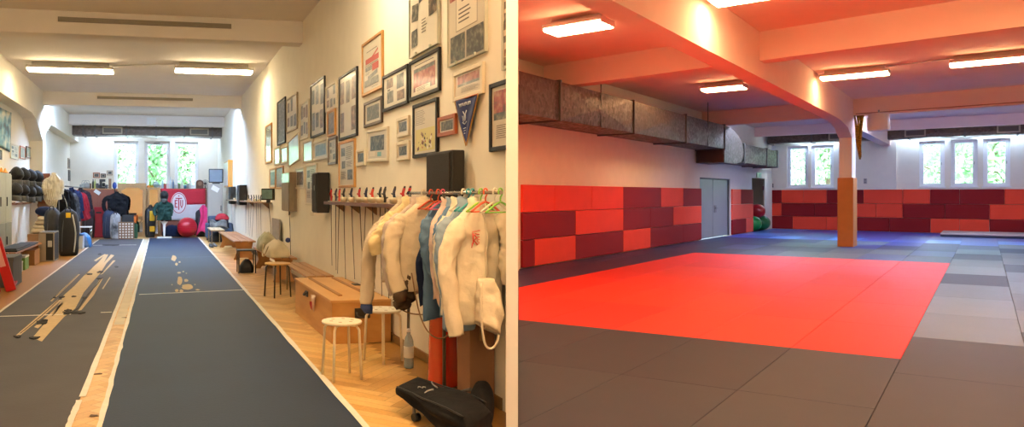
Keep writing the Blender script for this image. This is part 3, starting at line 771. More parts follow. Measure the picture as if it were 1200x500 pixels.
for a, b, w in (((0, 371), (83, 368.5), .045), ((118, 366.5), (131, 366), .04), ((109, 287.5), (160, 287), .06)):
    pa_ = LR.onZ(*a); pb_ = LR.onZ(*b); bm = bmesh.new(); prism(bm, [(pa_[0], pa_[1]-w/2), (pb_[0], pb_[1]-w/2), (pb_[0], pb_[1]+w/2), (pa_[0], pa_[1]+w/2)], 'z', .0062, .0078); obj('line_tape', bm, tape_m, pg)
for a, b, w, m in (((163, 345.3), (291, 339.5), .045, tape_m), ((172, 302.3), (250, 301), .03, M('faint_line', '5E7892', .6)), ((170, 345), (200, 343.5), .02, M('silver_tape', 'D6DCE0', .3, metal=.4))):
    pa_ = LR.onZ(*a); pb_ = LR.onZ(*b); bm = bmesh.new(); prism(bm, [(pa_[0], pa_[1]-w/2), (pb_[0], pb_[1]-w/2), (pb_[0], pb_[1]+w/2), (pa_[0], pa_[1]+w/2)], 'z', .0062 if m is tape_m else .0082, .0080 if m is tape_m else .0095); obj('line_tape', bm, m, pb)
# the cream tape bed between the strips
bm = bmesh.new(); rn = random.Random(9)
A = [(-.565, 9.2+i*.3) for i in range(59)]; B = [(-.44+rn.uniform(-.012, .012), 9.2+i*.3) for i in range(59)]
prism(bm, A+B[::-1], 'z', .0008, .003)
one('underlay_strip', bm, M('cream_underlay', 'D9CDB4', .75, var=.08, scale=5), 'pale cream tape bed between the grey and the blue fencing strips', 'tape', LR, (0, 0, 0))
def wp(pts): return [(a/4, b/4+280) for a, b in pts]
WG = [[(152, 462), (196, 480), (240, 430), (300, 365), (352, 325), (372, 290), (392, 250), (430, 205), (470, 160), (500, 112), (536, 76), (520, 72), (486, 112), (508, 72), (492, 72), (462, 108), (425, 140), (395, 170), (350, 218), (300, 262), (285, 290), (262, 330), (205, 400)],
      [(76, 450), (92, 452), (200, 365), (290, 285), (272, 283), (180, 360)], [(160, 412), (178, 418), (240, 362), (300, 300), (290, 298), (225, 358)],
      [(366, 335), (382, 332), (440, 262), (482, 185), (470, 185), (420, 262)], [(470, 168), (484, 160), (542, 100), (530, 100)], [(478, 232), (484, 234), (518, 180), (514, 178)],
      [(440, 100), (450, 104), (496, 72), (490, 70)], [(235, 290), (243, 292), (375, 165), (368, 163)]]
for p in WG: poly_patch('worn_patch', LR, wp(p), .0062, worn_m, pg)
rn = random.Random(21)
TG_ = [(80, 458, 22, 6), (160, 464, 32, 6), (193, 392, 30, 11), (205, 385, 22, 7), (330, 345, 40, 7), (370, 345, 30, 6), (320, 335, 20, 5), (470, 155, 18, 5), (466, 185, 14, 4), (468, 71, 12, 4), (420, 165, 16, 3), (345, 270, 12, 3), (396, 275, 14, 4), (255, 275, 10, 3), (545, 130, 10, 4), (310, 352, 16, 3), (290, 273, 16, 3), (520, 28, 40, 3)]
for x, y, a, b in TG_:
    n = 11; pts = [(x+a*cos(2*pi*k/n)*rn.uniform(.5, 1.1), y+b*sin(2*pi*k/n)*rn.uniform(.4, 1.2)) for k in range(n)]
    poly_patch('torn_flap', LR, wp(pts), .008, tatter_m, pg, .012)
def thinline(pts, w): 
    P = [LR.onZ(a/4, b/4+280) for a, b in pts]; bm = bmesh.new()
    tube(bm, [(u, v, .010) for u, v in P], w, 4, sub=4); obj('torn_edge', bm, tatter_m, pg)
thinline([(95, 445), (150, 400), (215, 345), (262, 300), (290, 275)], .006); thinline([(375, 160), (330, 205), (290, 245), (240, 285)], .004)
thinline([(340, 345), (372, 320), (400, 275), (455, 215), (480, 180)], .008); thinline([(245, 362), (262, 345), (280, 318)], .004); thinline([(460, 108), (440, 128), (400, 170)], .004)
def bp_(pts): return [(180+a/5, 280+b/5) for a, b in pts]
WB = [(119, 112, 16, 19), (134, 147, 9, 9), (152, 134, 7, 5), (150, 197, 12, 6), (174, 190, 7, 4), (153, 245, 17, 27), (190, 242, 13, 9), (197, 280, 38, 18), (136, 301, 10, 9), (162, 303, 12, 9), (258, 297, 14, 4), (108, 267, 4, 3), (242, 266, 4, 3), (58, 317, 6, 3), (192, 200, 5, 2)]
for x, y, a, b in WB:
    n = 13; pts = [(x+a*cos(2*pi*k/n)*rn.uniform(.75, 1.1), y+b*sin(2*pi*k/n)*rn.uniform(.75, 1.1)) for k in range(n)]
    poly_patch('worn_patch', LR, bp_(pts), .0098, worn_m, pb)
# loose bits on the bare parquet gap
for i, (x, y) in enumerate(((147, 372), (115, 438), (110, 487))):
    u, v = LR.onZ(x, y); bm = bmesh.new(); n = 9; prism(bm, [(.05*cos(2*pi*k/n)*rn.uniform(.4, 1.2), .03*sin(2*pi*k/n)*rn.uniform(.5, 1.2)) for k in range(n)], 'z', .0012, .004)
    one('rubber_scrap', bm, M('scrap', '5E4630', .8), ['long dark scrap curled across the tape between the strips', 'brown square mark on the bare parquet gap', 'small brown scrap lowest in the parquet gap'][i], 'scrap', LR, (u, v, 0))
# skirting of the picture wall
bm = bmesh.new(); box(bm, UR-.018, UR-.001, 5.02, VF-.01, .0, .09, .004); struct('baseboard_right', bm, M('skirting', '8A6A42', .5, var=.1), LR)
bm = bmesh.new(); box(bm, UL+.001, UL+.018, -5, VF-.01, .0, .09, .004); struct('baseboard_left', bm, M('skirting'), LR)

# ---- pictures
def Mph(name, c1, c2, c3, sc=14.):
    m = M(name, c1, .4, var=.01, scale=sc, coat=.12); nt = m.node_tree
    r = [n for n in nt.nodes if n.type == 'VALTORGB'][0].color_ramp
    r.elements[0].position = .38; r.elements[1].position = .70
    r.elements[0].color = lin(c1); r.elements[1].color = lin(c3); e = r.elements.new(.5); e.color = lin(c2)
    return m
PH = [Mph('photo_brown', '2A231F', '4E4034', '968468', 16), Mph('photo_grey', '26282A', '464642', '8C887C', 20), Mph('photo_warm', '3A2A22', '6A3E2A', 'A88A66', 18), Mph('photo_group', '1C2224', '34403F', '807868', 24), Mph('photo_red', '4A1414', '8E241E', 'B88A74', 14), Mph('photo_green', '233A1C', '4A6428', '948F66', 15)]
paper = M('picture_paper', 'E4DBC8', .4, var=.03, scale=4, coat=.15); board = M('picture_board', 'CFC6B4', .4, coat=.15)
inkm = M('print_ink', '5A5048', .5, coat=.15); redink = M('print_red', 'B8433A', .5, coat=.15); cyan_m = M('print_teal', '6FA9AA', .5, coat=.15); skyl = M('pale_green_reflection', 'A9CDBE', .1, col2='DCEBE2', scale=3, coat=1.)  # pale green glass colour is a painted window reflection
FR = {'black': M('frame_black', '110E0D', .45, spec=.3), 'wood': M('frame_pine', 'C08A45', .4, var=.12, scale=9, stretch=(1, 1, .2)), 'white': M('frame_cream', 'DCD2BC', .45), 'dark': M('frame_walnut', '4A3526', .4, var=.1), 'tan': M('frame_tan', 'A8957A', .45, var=.1), 'cherry': M('frame_cherry', '9A4E24', .35, var=.1), 'clip': M('clip_glass_edge', 'B9BDB0', .2), 'gold': M('frame_gold', 'D98F2C', .4)}
def content(bm, w, h, kind, seed):
    """flat print in slots: 0 paper,1.. photo mats; origin at lower left, y = 0 faces the room"""
    rn = random.Random(seed); y = [0.]
    def q(x0, x1, z0, z1, mi, rot=0.):
        y[0] -= .0004; cx, cz = (x0+x1)/2*w, (z0+z1)/2*h; a, b = (x1-x0)/2*w, (z1-z0)/2*h
        P = [(-a, -b), (a, -b), (a, b), (-a, b)]; P = [(cx+p*cos(rot)-r_*sin(rot), y[0]-.0006, cz+p*sin(rot)+r_*cos(rot)) for p, r_ in P]
        f = bm.faces.new([bm.verts.new(p) for p in P]); f.material_index = mi
    def lines(x0, x1, z0, z1, n, mi=7):
        for k in range(n):
            z = z1-(z1-z0)*(k+.5)/n; q(x0, x0+(x1-x0)*rn.uniform(.7, 1), z-.18*(z1-z0)/n, z+.18*(z1-z0)/n, mi)
    if kind == 'collage':
        nx = 2 if w < h*.8 else 3; nz = max(2, int(nx*h/w*.9))
        for i in range(nx):
            for k in range(nz):
                if rn.random() < .12: continue
                cx = (i+.5)/nx+rn.uniform(-.03, .03); cz = (k+.5)/nz+rn.uniform(-.03, .03); a = .36/nx*rn.uniform(.8, 1.1); b = .37/nz*rn.uniform(.75, 1.1)
                q(cx-a, cx+a, cz-b, cz+b, 2+rn.randrange(4), 0)
    elif kind == 'loose':
        spots = [(.12, .93, .13, .12, 0), (.55, .97, .14, .07, 0), (.9, .97, .12, .1, .2), (.45, .62, .12, .09, .12), (.78, .74, .13, .09, .28), (.2, .45, .12, .09, -.1), (.82, .42, .13, .1, .05), (.18, .18, .11, .09, .02), (.55, .26, .10, .08, 0)]
        for k, (a, b, c, d, e) in enumerate(spots):
            if k in (1, 8): lines(a-c, a+c, b-d, b+d, 5)
            else: q(a-c, a+c, b-d, b+d, (2, 3, 2, 3, 3, 3, 2, 3, 2)[k], e)
    elif kind == 'diploma':
        q(.04, .52, .62, 1., 6); q(.62, .75, .83, 1, 5); q(.77, .95, .86, 1, 3); q(.22, .80, .30, .68, 8); q(.235, .785, .31, .67, 1); lines(.38, .66, .55, .6, 1, 7); lines(.3, .7, .36, .52, 4, 7)
        q(.07, .48, .02, .27, 5); q(.52, .96, .02, .27, 3)
    elif kind == 'poster':
        lines(.2, .8, .80, .84, 1, 7); q(.5, .82, .70, .74, 9, .25); q(.15, .85, .57, .68, 9); lines(.15, .85, .50, .56, 2, 7); q(.15, .5, .42, .5, 3); q(.52, .85, .38, .52, 9); lines(.15, .45, .34, .40, 2, 7); q(.3, .8, .26, .34, 3, .1); q(.12, .85, .10, .24, 3); lines(.5, .85, .04, .07, 1, 7)
    elif kind == 'team':
        q(.1, .9, .12, .80, 6); q(.12, .88, .68, .79, 5); lines(.15, .85, .86, .93, 1, 7); q(.18, .72, .08, .24, 1); lines(.22, .68, .1, .22, 3, 7)
    elif kind == 'mixed':
        q(.14, .42, .62, .92, 4); q(.58, .88, .48, .92, 3); q(.16, .44, .12, .5, 3); q(.6, .9, .1, .4, 4); q(.18, .30, .52, .58, 7)
    elif kind == 'drawing':
        q(.06, .94, .05, .52, 11); 
        for k in range(22): a = rn.uniform(.15, .85); b = rn.uniform(.1, .42); s = rn.uniform(.015, .05); q(a-s, a+s, b-s*.8, b+s*.8, rn.choice((4, 9, 7, 1)), rn.uniform(-.6, .6))
        lines(.1, .6, .60, .92, 9, 8)
    elif kind == 'photo': q(.1, .9, .12, .88, 2+seed % 5)
    elif kind == 'group': q(.12, .88, .14, .86, 5)
    elif kind == 'full': q(.02, .98, .02, .98, 2+seed % 4)
    elif kind == 'pale': q(.03, .97, .03, .97, 12)
    elif kind == 'article': q(.1, .38, .70, .90, 3); q(.16, .40, .40, .58, 3); q(.55, .88, .12, .36, 3); lines(.45, .9, .60, .92, 9); lines(.12, .5, .14, .34, 6); lines(.5, .9, .42, .56, 5)
    elif kind == 'pagephoto': q(.1, .92, .52, .93, 6); q(.1, .92, .44, .56, 5); lines(.25, .95, .12, .36, 7)
    elif kind == 'badge': q(.14, .86, .3, .85, 5); q(.52, .72, .08, .24, 10); q(.1, .4, .1, .28, 1); q(.74, .84, .3, .55, 3)
PM = [board, paper]+PH[:4]+[PH[4], inkm, M('print_light_ink', '9A8F80', .5, coat=.8), redink, cyan_m, M('drawing_yellow', 'CFC37A', .4, coat=.15), skyl]
PM[5] = PH[3]
def picture(px0, px1, yT, yB, style, kind, lab, seed=1, fw=.035, dep=.03, tilt=0, u=None, side='R', group='framed pictures on the long picture wall', name='picture_frame', room=LR):
    if side == 'R':
        u = UR if u is None else u
        v0 = LR.onU(px0, 0, u-dep)[0]; v1 = LR.onU(px1, 0, u-dep)[0]   # v0 far, v1 near
        zt = LR.onU(px0, yT, u-dep)[1]; zb = LR.onU(px0, yB, u-dep)[1]
        w = v0-v1; p = (u-.001, (v0+v1)/2, zb); rz = -pi/2
    elif side == 'L':
        v0 = LR.onU(px0, 0, u+dep)[0]; v1 = LR.onU(px1, 0, u+dep)[0]; zt = LR.onU(px1, yT, u+dep)[1]; zb = LR.onU(px1, yB, u+dep)[1]
        w = v1-v0; p = (u+.001, (v0+v1)/2, zb); rz = pi/2
    else:
        a, zt = LR.onV(px0, yT, u-dep); b, zb = LR.onV(px1, yB, u-dep); w = b-a; p = ((a+b)/2, u-.001, zb); rz = 0
    h = zt-zb; fw = min(fw, w*.2, h*.2)
    t = thing(name, lab, 'picture', room, p, rz, group)
    if tilt: t.matrix_world = t.matrix_world @ Matrix.Rotation(tilt, 4, 'Y')
    if style == 'clip': fw = .006
    bm = bmesh.new()
    x0, x1 = -w/2, w/2
    for (a, b, c, d) in ((x0, x0+fw, 0, h), (x1-fw, x1, 0, h), (x0+fw, x1-fw, 0, fw), (x0+fw, x1-fw, h-fw, h)): box(bm, a, b, -dep, 0, c, d, min(.004, fw*.2), seg=1)
    if style == 'clip':
        for c in (0, h-.03): 
            for a in (x0+w*.25, x0+w*.75): box(bm, a-.012, a+.012, -dep-.004, 0, c, c+.03)
    obj('frame', bm, FR[style], t)
    bm = bmesh.new(); box(bm, 0, w-2*fw, -dep*.55, -.002, 0, h-2*fw); t2 = bmesh.new(); content(t2, w-2*fw, h-2*fw, kind, seed)
    bmesh.ops.translate(t2, vec=(0, -dep*.55, 0), verts=t2.verts)
    bmesh.ops.translate(bm, vec=(0, 0, 0), verts=bm.verts); merge(bm, t2, None)
    bmesh.ops.translate(bm, vec=(x0+fw, 0, fw), verts=bm.verts)
    o = obj('picture_print', bm, PM, t, recalc=False)
    return t
P = picture
clip_lab = 'tall clip framed sheet %s'
P(479, 512.6, -40, 69, 'clip', 'loose', 'tall frameless sheet of loose black and white photos, cut by the picture top', 3)
P(524, 568, -40, 79.5, 'clip', 'diploma', 'tall frameless sheet with a diploma and photos, cut by the picture top', 4)
P(587.5, 600, -30, 83, 'clip', 'collage', 'narrow slice of a frameless photo sheet beside the white partition', 5)
P(479, 514, 73, 119, 'black', 'team', 'black framed photo of a team in red above the child drawing', 2)
P(447.5, 477, 90, 131.8, 'black', 'mixed', 'wide black frame with four colour snapshots, left of the red team photo', 5)
P(423.5, 447.3, 52.5, 114, 'wood', 'poster', 'large pine framed poster with red print, highest of the wood frames', 6)
P(426, 446.5, 121, 150, 'dark', 'group', 'small walnut frame with old group photo under the pine poster', 7)
P(429, 453.3, 154, 191, 'white', 'badge', 'slightly tilted cream frame with group photo and blue card', 8, tilt=.03)
P(464, 478, 139, 161.5, 'white', 'group', 'small cream framed photo, upper one of the stacked pair', 9)
P(464, 478, 167, 188.7, 'white', 'group', 'small cream framed photo, lower one of the stacked pair', 10)
P(483, 511.5, 123.5, 185.5, 'black', 'drawing', 'black frame with a colourful childlike drawing under the red team photo', 11)
P(512.2, 533, 138, 161, 'cherry', 'photo', 'small cherry wood frame with a black and white group photo', 13, fw=.05)
P(530, 565, 86, 120, 'white', 'pagephoto', 'cream framed green sports photo directly above the blue pennant', 14)
P(572.6, 599, 99, 178, 'black', 'pagephoto', 'black frame with red figure photo, half hidden by the white partition', 15)
P(396.5, 417.5, 91, 165, 'black', 'collage', 'tall black framed photo collage, nearer of the two tall collages', 16)
P(396.5, 415, 167, 220, 'wood', 'article', 'tall pine frame with newspaper clippings under the taller black collage', 17)
P(416.8, 427, 176, 195, 'white', 'photo', 'tiny cream framed portrait right of the clippings frame', 18)
P(381, 393.5, 102, 132, 'white', 'collage', 'narrow cream frame with snapshots between the two black collages', 19)
P(383, 392, 131, 161, 'wood', 'full', 'narrow pine framed photo strip between the two black collages', 20)
P(384, 393.7, 162.5, 193.5, 'dark', 'article', 'narrow walnut framed portrait right of the wide cream photo', 21)
P(363.5, 379.5, 100, 162.5, 'black', 'collage', 'black framed photo collage, further of the two tall collages', 23)
P(351, 361, 122, 165, 'white', 'collage', 'thin cream frame of photos left of the further black collage', 24)
P(366.5, 383.5, 166.5, 189, 'white', 'group', 'wide cream framed group photo above the black wall speaker', 25)
P(354.5, 365.5, 166, 192, 'white', 'pale', 'cream frame with a pale green reflection painted on its glass, left of the group photo', 26)
P(335, 347.5, 117, 156.5, 'tan', 'collage', 'tan framed photo sheet right of the first tall black frame', 27)
P(324.5, 333.7, 120, 171, 'black', 'full', 'tall slim black frame with dark glass, farthest black frame', 29)
P(310.5, 317.7, 148, 192.5, 'wood', 'pale', 'tall slim pine frame farthest along the picture wall', 29)
P(321, 327.5, 173.5, 194.2, 'white', 'pale', 'small cream frame, first of the pair under the slim black frame', 30)
P(328.7, 336.5, 173, 192.5, 'white', 'pale', 'small cream frame, second of the pair under the slim black frame', 31)
P(337.5, 350, 163, 193, 'white', 'pale', 'crooked square frame with a pale green reflection painted on its glass', 32, tilt=-.09, fw=.015)
P(315.5, 322.3, 198, 221, 'wood', 'photo', 'small pine frame, left of the low pair over the grey monitor', 33)
P(322.8, 331.2, 196, 221.5, 'wood', 'full', 'small pine frame, right of the low pair beside the wooden box', 34)
P(345.6, 355.8, 197, 221.5, 'white', 'photo', 'small cream framed picture right of the weathered wooden box', 35)
P(357.5, 370.5, 193.5, 240, 'white', 'article', 'tall cream frame half hidden behind the black wall speaker', 36)
# left wall
g2 = 'framed pictures on the left wall'
P(13, 22, 170.5, 187.5, 'white', 'article', 'cream frame with faded print, first of the three on the left wall', 37, u=UL, side='L', group=g2)
P(24, 30, 172.5, 187, 'cherry', 'pale', 'small red frame with green glass, middle of three on the left wall', 38, u=UL, side='L', group=g2)
P(31.3, 37, 173, 186, 'dark', 'pale', 'small brown frame, last of the three on the left wall', 39, u=UL, side='L', group=g2)
g3 = 'small pictures beside the windows'
for i, (a, b, c, d, st) in enumerate(((80, 82.3, 186, 198, 'tan'), (83, 85, 187.5, 200, 'clip'), (85.6, 87.6, 187, 199, 'tan'), (80.5, 82.5, 199.5, 212, 'black'), (83.2, 85, 202, 213, 'tan'), (86, 87.8, 200, 210, 'black'))):
    P(a, b, c, d, st, 'full', 'tiny photo on the left wall near the windows, %s in %s row' % (ORD[i % 3], 'upper' if i < 3 else 'lower'), 40+i, u=UL, side='L', group=g3)
P(109, 117, 202, 208.3, 'cherry', 'photo', 'small brown framed photo on the end wall, left of three', 46, u=VF, side='E', group=g3)
P(118, 124, 203.3, 208, 'dark', 'group', 'small grey photo on the end wall, lowest of three', 47, u=VF, side='E', group=g3)
P(125, 132.3, 199.5, 205.3, 'tan', 'group', 'small grey framed photo on the end wall, highest of three', 48, u=VF, side='E', group=g3)
# ================================================================ THINGS ON THE PICTURE WALL
blk = M('black_plastic', '141414', .45); steel = M('steel', 'A8A6A0', .3, metal=.9); darksteel = M('dark_steel', '4A4744', .4, metal=.8)
shelfw = M('rack_wood', '8A6240', .5, var=.12, scale=10); redg = M('grip_red', 'B5231E', .4); redo = M('grip_orange', 'D2452A', .4); navy_g = M('grip_navy', '1B2340', .4); guardm = M('guard_pale', 'CFC4A8', .35, metal=.3); wire = M('pale_pipe', 'E2D8C2', .6)
def weapon_proto(gm, guard, blade=.86):
    t = thing('fencing_weapon', 'weapon', 'weapon', LR, (0, 0, 0))
    bm = bmesh.new(); rings_loft(bm, [(Vector((0, 0, .0)), .0058), (Vector((.004, 0, -blade*.4)), .0045), (Vector((.012, 0, -blade*.8)), .0034), (Vector((.016, 0, -blade)), .003)], 6)
    ball(bm, (.016, 0, -blade), .005, 6); obj('blade', bm, M('blade_steel', '5A5048', .4, metal=.7), t)
    bm = bmesh.new(); lathe(bm, [(.010, .0), (.026, .004), (.036, .014), (.042, .034), (.044, .062), (.041, .062), (.039, .034), (.033, .016), (.03, .008), (.010, .005)] if guard else [(.01, 0), (.03, .003), (.04, .01), (.038, .013), (.01, .006)], 18)
    obj('bell_guard', bm, guardm, t)
    bm = bmesh.new(); tube(bm, [(0, 0, .005), (.004, 0, .05), (-.004, 0, .10), (.006, 0, .145)], .0125, 8, sub=3); tube(bm, [(0, 0, .05), (.03, 0, .062)], .007, 6); tube(bm, [(0, 0, .085), (-.028, 0, .10)], .007, 6)
    obj('grip', bm, gm, t)
    bm = bmesh.new(); cyl(bm, (.006, 0, .145), (.010, 0, .165), .010, .008, 10); obj('pommel', bm, darksteel, t)
    return t
rk = thing('weapon_rack', 'long wooden wall rack holding fencing weapons beside the black wall speaker', 'weapon rack', LR, (0, 0, 0))
zr1 = 1.50
va = LR.onU(382, 0, 2.3)[0]; vb = 5.6
bm = bmesh.new(); box(bm, 2.28, 2.49, vb, va, zr1-.025, zr1, .004); obj('shelf_board', bm, shelfw, rk)
bm = bmesh.new(); box(bm, 2.265, 2.28, vb, va, zr1-.035, zr1+.006, .003); obj('front_lip', bm, M('rack_lip', '6A4630', .5), rk)
for k in range(6):
    v = vb+.3+(va-vb-.6)*k/5; bm = bmesh.new(); prism(bm, [(2.34, zr1-.026), (2.49, zr1-.026), (2.49, zr1-.14)], 'y', v-.012, v+.012); obj('bracket', bm, shelfw, rk)
protos = {}
specs = [(388, 'r', 0, .8), (393.5, 'n', 0, .83), (397.5, 'o', 0, .86), (403, 'b', 1, .9), (412, 'n', 1, .86), (421.5, 'r', 1, .9), (428.5, 'n', 1, .92), (436.5, 'o', 1, .86), (445.5, 'b', 1, .88), (451, 'b', 0, .9), (462, 'n', 1, .86), (472.5, 'r', 0, .86), (480, 'r', 0, .88)]
gnm = {'r': ('red', redg), 'n': ('navy blue', navy_g), 'o': ('orange red', redo), 'b': ('black', blk)}
cn = {}
for i, (px, g, gd, bl) in enumerate(specs):
    v = LR.onU(px, 0, 2.33)[0]
    key = (g, gd); cn[key] = cn.get(key, 0)+1
    lab = '%s gripped fencing weapon %s, %s such from the wall speaker' % (gnm[g][0], 'with round pale guard' if gd else 'with small guard', ORD[cn[key]-1])
    mw = LR.mat(2.33, v, zr1+.003, random.Random(i).uniform(-1, 1))
    if key not in protos:
        t = weapon_proto(gnm[g][1], gd, bl); t.matrix_world = mw; protos[key] = t
    else: t = dup(protos[key], mw)
    t['label'] = lab; mw = mw @ Matrix.Diagonal((1.18, 1.18, 1.1, 1)); t['group'] = 'fencing weapons on the long wall rack'
    t.matrix_world = mw @ Matrix.Rotation(random.Random(i+50).uniform(-.035, .035), 4, 'X') @ Matrix.Rotation(random.Random(i+9).uniform(-.03, .03), 4, 'Y')
# short far rack
rk2 = thing('weapon_rack', 'shorter far wooden weapon rack between the tall cabinet and the grey monitor', 'weapon rack', LR, (0, 0, 0))
va = LR.onU(266, 0, 2.3)[0]; vb = LR.onU(309, 0, 2.3)[0]; zr2 = 1.43
bm = bmesh.new(); box(bm, 2.26, 2.49, vb, va, zr2-.03, zr2, .004); obj('shelf_board', bm, M('rack_pale', 'A88A66', .5, var=.1), rk2)
for k in range(4):
    v = vb+.5+(va-vb-1)*k/3; bm = bmesh.new(); prism(bm, [(2.34, zr2-.031), (2.49, zr2-.031), (2.49, zr2-.16)], 'y', v-.015, v+.015); obj('bracket', bm, shelfw, rk2)
for i, px in enumerate((271, 275, 288, 291.5, 294.5, 297.5, 300.5, 303, 305.5)):
    v = LR.onU(px, 0, 2.33)[0]; key = ('b', i % 2) if ('b', i % 2) in protos else ('b', 1)
    mw = LR.mat(2.33, v, zr2+.003, i*.7) @ Matrix.Rotation(random.Random(i+9).uniform(-.06, .06), 4, 'Y')
    dup(protos[key], mw, 'dark fencing weapon hanging on the far rack, %s from its window end' % ORD[i], 'fencing weapons on the far rack')
# wall speakers
def wspeaker(v0, v1, d, z0, z1, lab, u=UR, logo=True):
    t = thing('wall_speaker', lab, 'speaker', LR, (u-.001, (v0+v1)/2, z0), -pi/2)
    w = (v1-v0)/2; h = z1-z0
    bm = bmesh.new(); box(bm, -w, w, -d, -.03, 0, h, .012); obj('cabinet', bm, M('speaker_black', '171411', .5), t)
    bm = bmesh.new(); box(bm, -w+.02, w-.02, -d-.012, -d+.002, .02, h-.02, .006); obj('grille', bm, M('speaker_cloth', '24201C', .8, bump=.3, bscale=200), t)
    bm = bmesh.new(); box(bm, -.06, .06, -.03, 0, h*.4, h*.6, .004); obj('wall_bracket', bm, darksteel, t)
    if logo:
        bm = bmesh.new(); lathe(bm, [(.03, 0), (.03, .004), (.022, .006)], 16, mat=Matrix.Translation((w*.2, -d-.012, h*.62)) @ Matrix.Rotation(R(90), 4, 'X') @ Matrix.Diagonal((.6, 1.4, 1, 1))); obj('badge', bm, M('badge_grey', '8A8A86', .4, metal=.5), t)
    return t
wspeaker(10.5, 10.85, .22, 1.33, 1.93, 'black wall speaker left of the long weapon rack')
wspeaker(5.63, 6.19, .15, 1.53, 1.97, 'large black speaker box above the clothes rail under the blue pennant', logo=False)
v0, z0 = LR.onU(285, 240, 2.3)
def colwall(px, y0, y1, v, lab, d=.22, w=.5):
    z1 = LR.onU(px, y0, 2.3)[1]; z0 = LR.onU(px, y1, 2.3)[1]; wspeaker(v, v+w, d, z0, z1, lab, logo=False)
v = LR.onU(277.5, 0, 2.27)[0]; colwall(278, 217, 239.5, v-.9, 'slim black wall speaker in the middle of the far weapon rack', .24, .7)
v = LR.onU(266, 0, 2.27)[0]; colwall(266, 219, 238.5, v-1.0, 'slim black wall speaker beside the television at the far end', .20, .7)
# weathered wooden box on the wall
v0, z1 = LR.onU(330.8, 203, 2.36); z0 = LR.onU(330.8, 246.5, 2.36)[1]; v1 = LR.onU(339.5, 0, 2.36)[0]
t = thing('wall_box', 'tall weathered grey wooden box mounted on the wall, cable below', 'wall box', LR, (UR-.001, (v0+v1)/2, z0), -pi/2)
w = (v0-v1)/2; h = z1-z0
wd_ = M('weathered_wood', '8F7F68', .6, var=.25, scale=12, stretch=(1, 1, .25), bump=.1)
bm = bmesh.new(); box(bm, -w, w, -.14, 0, 0, h, .006); obj('box_body', bm, wd_, t)
bm = bmesh.new(); box(bm, -w+.015, w-.015, -.155, -.14, .015, h*.72, .003); obj('box_door', bm, wd_, t)
bm = bmesh.new(); box(bm, -w+.015, w-.015, -.152, -.14, h*.74, h-.015, .003); obj('glass_window', bm, skyl, t)
bm = bmesh.new(); cyl(bm, (0, -.07, -.08), (0, -.07, 0), .016, seg=8); tube(bm, [(0, -.07, -.08), (.01, -.06, -.3), (-.01, -.05, -.6), (.01, -.04, -z0+.12)], .006, 6, sub=3); obj('cable', bm, blk, t)
# little monitor on an arm
v, z = LR.onU(314, 227, 2.36); t = thing('wall_monitor', 'small grey black monitor on a wall arm with a cable hanging down', 'monitor', LR, (2.36, v, z-.14), -.5)
bm = bmesh.new(); box(bm, -.15, .15, -.03, .03, 0, .26, .015); obj('monitor_case', bm, blk, t)
bm = bmesh.new(); box(bm, -.13, .11, -.034, -.028, .03, .23, .003); obj('screen', bm, M('screen_teal', '2E4A50', .08, col2='9AC8C4', scale=2, coat=1.), t)
bm = bmesh.new(); tube(bm, [(0, .03, .12), (.06, .08, .1), (.13, .1, .1)], .015, 6); tube(bm, [(.02, 0, 0), (.02, -.0, -.1), (.05, .02, -.5), (.06, .04, -.75)], .006, 6, sub=3); box(bm, -.03, .05, -.03, .03, -.06, 0, .006); obj('arm', bm, darksteel, t)
# orange edged board box on the wall near the cabinet
v0, z1 = LR.onU(261.8, 190, 2.33); z0 = LR.onU(261.8, 219.5, 2.33)[1]; v1 = LR.onU(269, 0, 2.40)[0]
t = thing('notice_case', 'orange edged wooden notice case on the wall beside the television', 'notice case', LR, (UR-.001, (v0+v1)/2-.1, z0), -pi/2)
w = .9; h = z1-z0
bm = bmesh.new(); box(bm, -w, w, -.15, 0, 0, h, .008); obj('case_body', bm, FR['wood'], t)
bm = bmesh.new(); box(bm, w-.001, w+.02, -.17, -.13, 0, h, .003); box(bm, w, w+.02, -.17, -.0, h-.06, h, .003); box(bm, w, w+.02, -.17, 0, 0, .06, .003); obj('orange_edge', bm, FR['gold'], t)
bm = bmesh.new(); box(bm, -w+.06, w-.06, -.16, -.15, .06, h-.06); obj('notice_sheet', bm, paper, t)
# pennant
v0, z0 = LR.onU(533, 119, 2.46); v1, z1 = LR.onU(559.5, 113, 2.46); vt, zt = LR.onU(544.5, 171.5, 2.46)
t = thing('club_pennant', 'dark blue triangular pennant with gold fringe hanging under the green sports photo', 'pennant', LR, (2.47, (v0+v1)/2, z0), -pi/2)
w = (v0-v1)/2; hh = z0-zt; 
bm = bmesh.new()
def pn(a, b):
    x = -w+2*w*a; k = 1-b; return (x*k+.0*b, -.004-.010*sin(a*pi*2.2+b*3)*(1-b*.4), .0-hh*b*.97)
sheet(bm, 14, 20, pn, .003); obj('pennant_cloth', bm, M('pennant_blue', '1E2C66', .55, var=.1, scale=10), t)
bm = bmesh.new(); rn = random.Random(4)
for side in (-1, 1):
    P_ = [(side*(w*(1-b)+.004), -.006, -hh*.97*b) for b in [k/16 for k in range(17)]]; tube(bm, P_, .0055, 5)
    for b in [k/60 for k in range(61)]:
        x = side*(w*(1-b)); z = -hh*.97*b; tube(bm, [(x, -.006, z), (x+side*.013, -.007, z-.010-.004*rn.random())], .0022, 4)
obj('gold_fringe', bm, M('fringe_gold', 'B98A3A', .45, metal=.3), t)
bm = bmesh.new(); tube(bm, [(-w, -.006, .004), (w, -.006, .004)], .006, 6); obj('top_rod', bm, FR['cherry'], t)
bm = bmesh.new()
cw = .5
def stroke(pts, r_=.004, y=-.02): tube(bm, [(x*w, y, -hh*z) for x, z in pts], r_, 5)
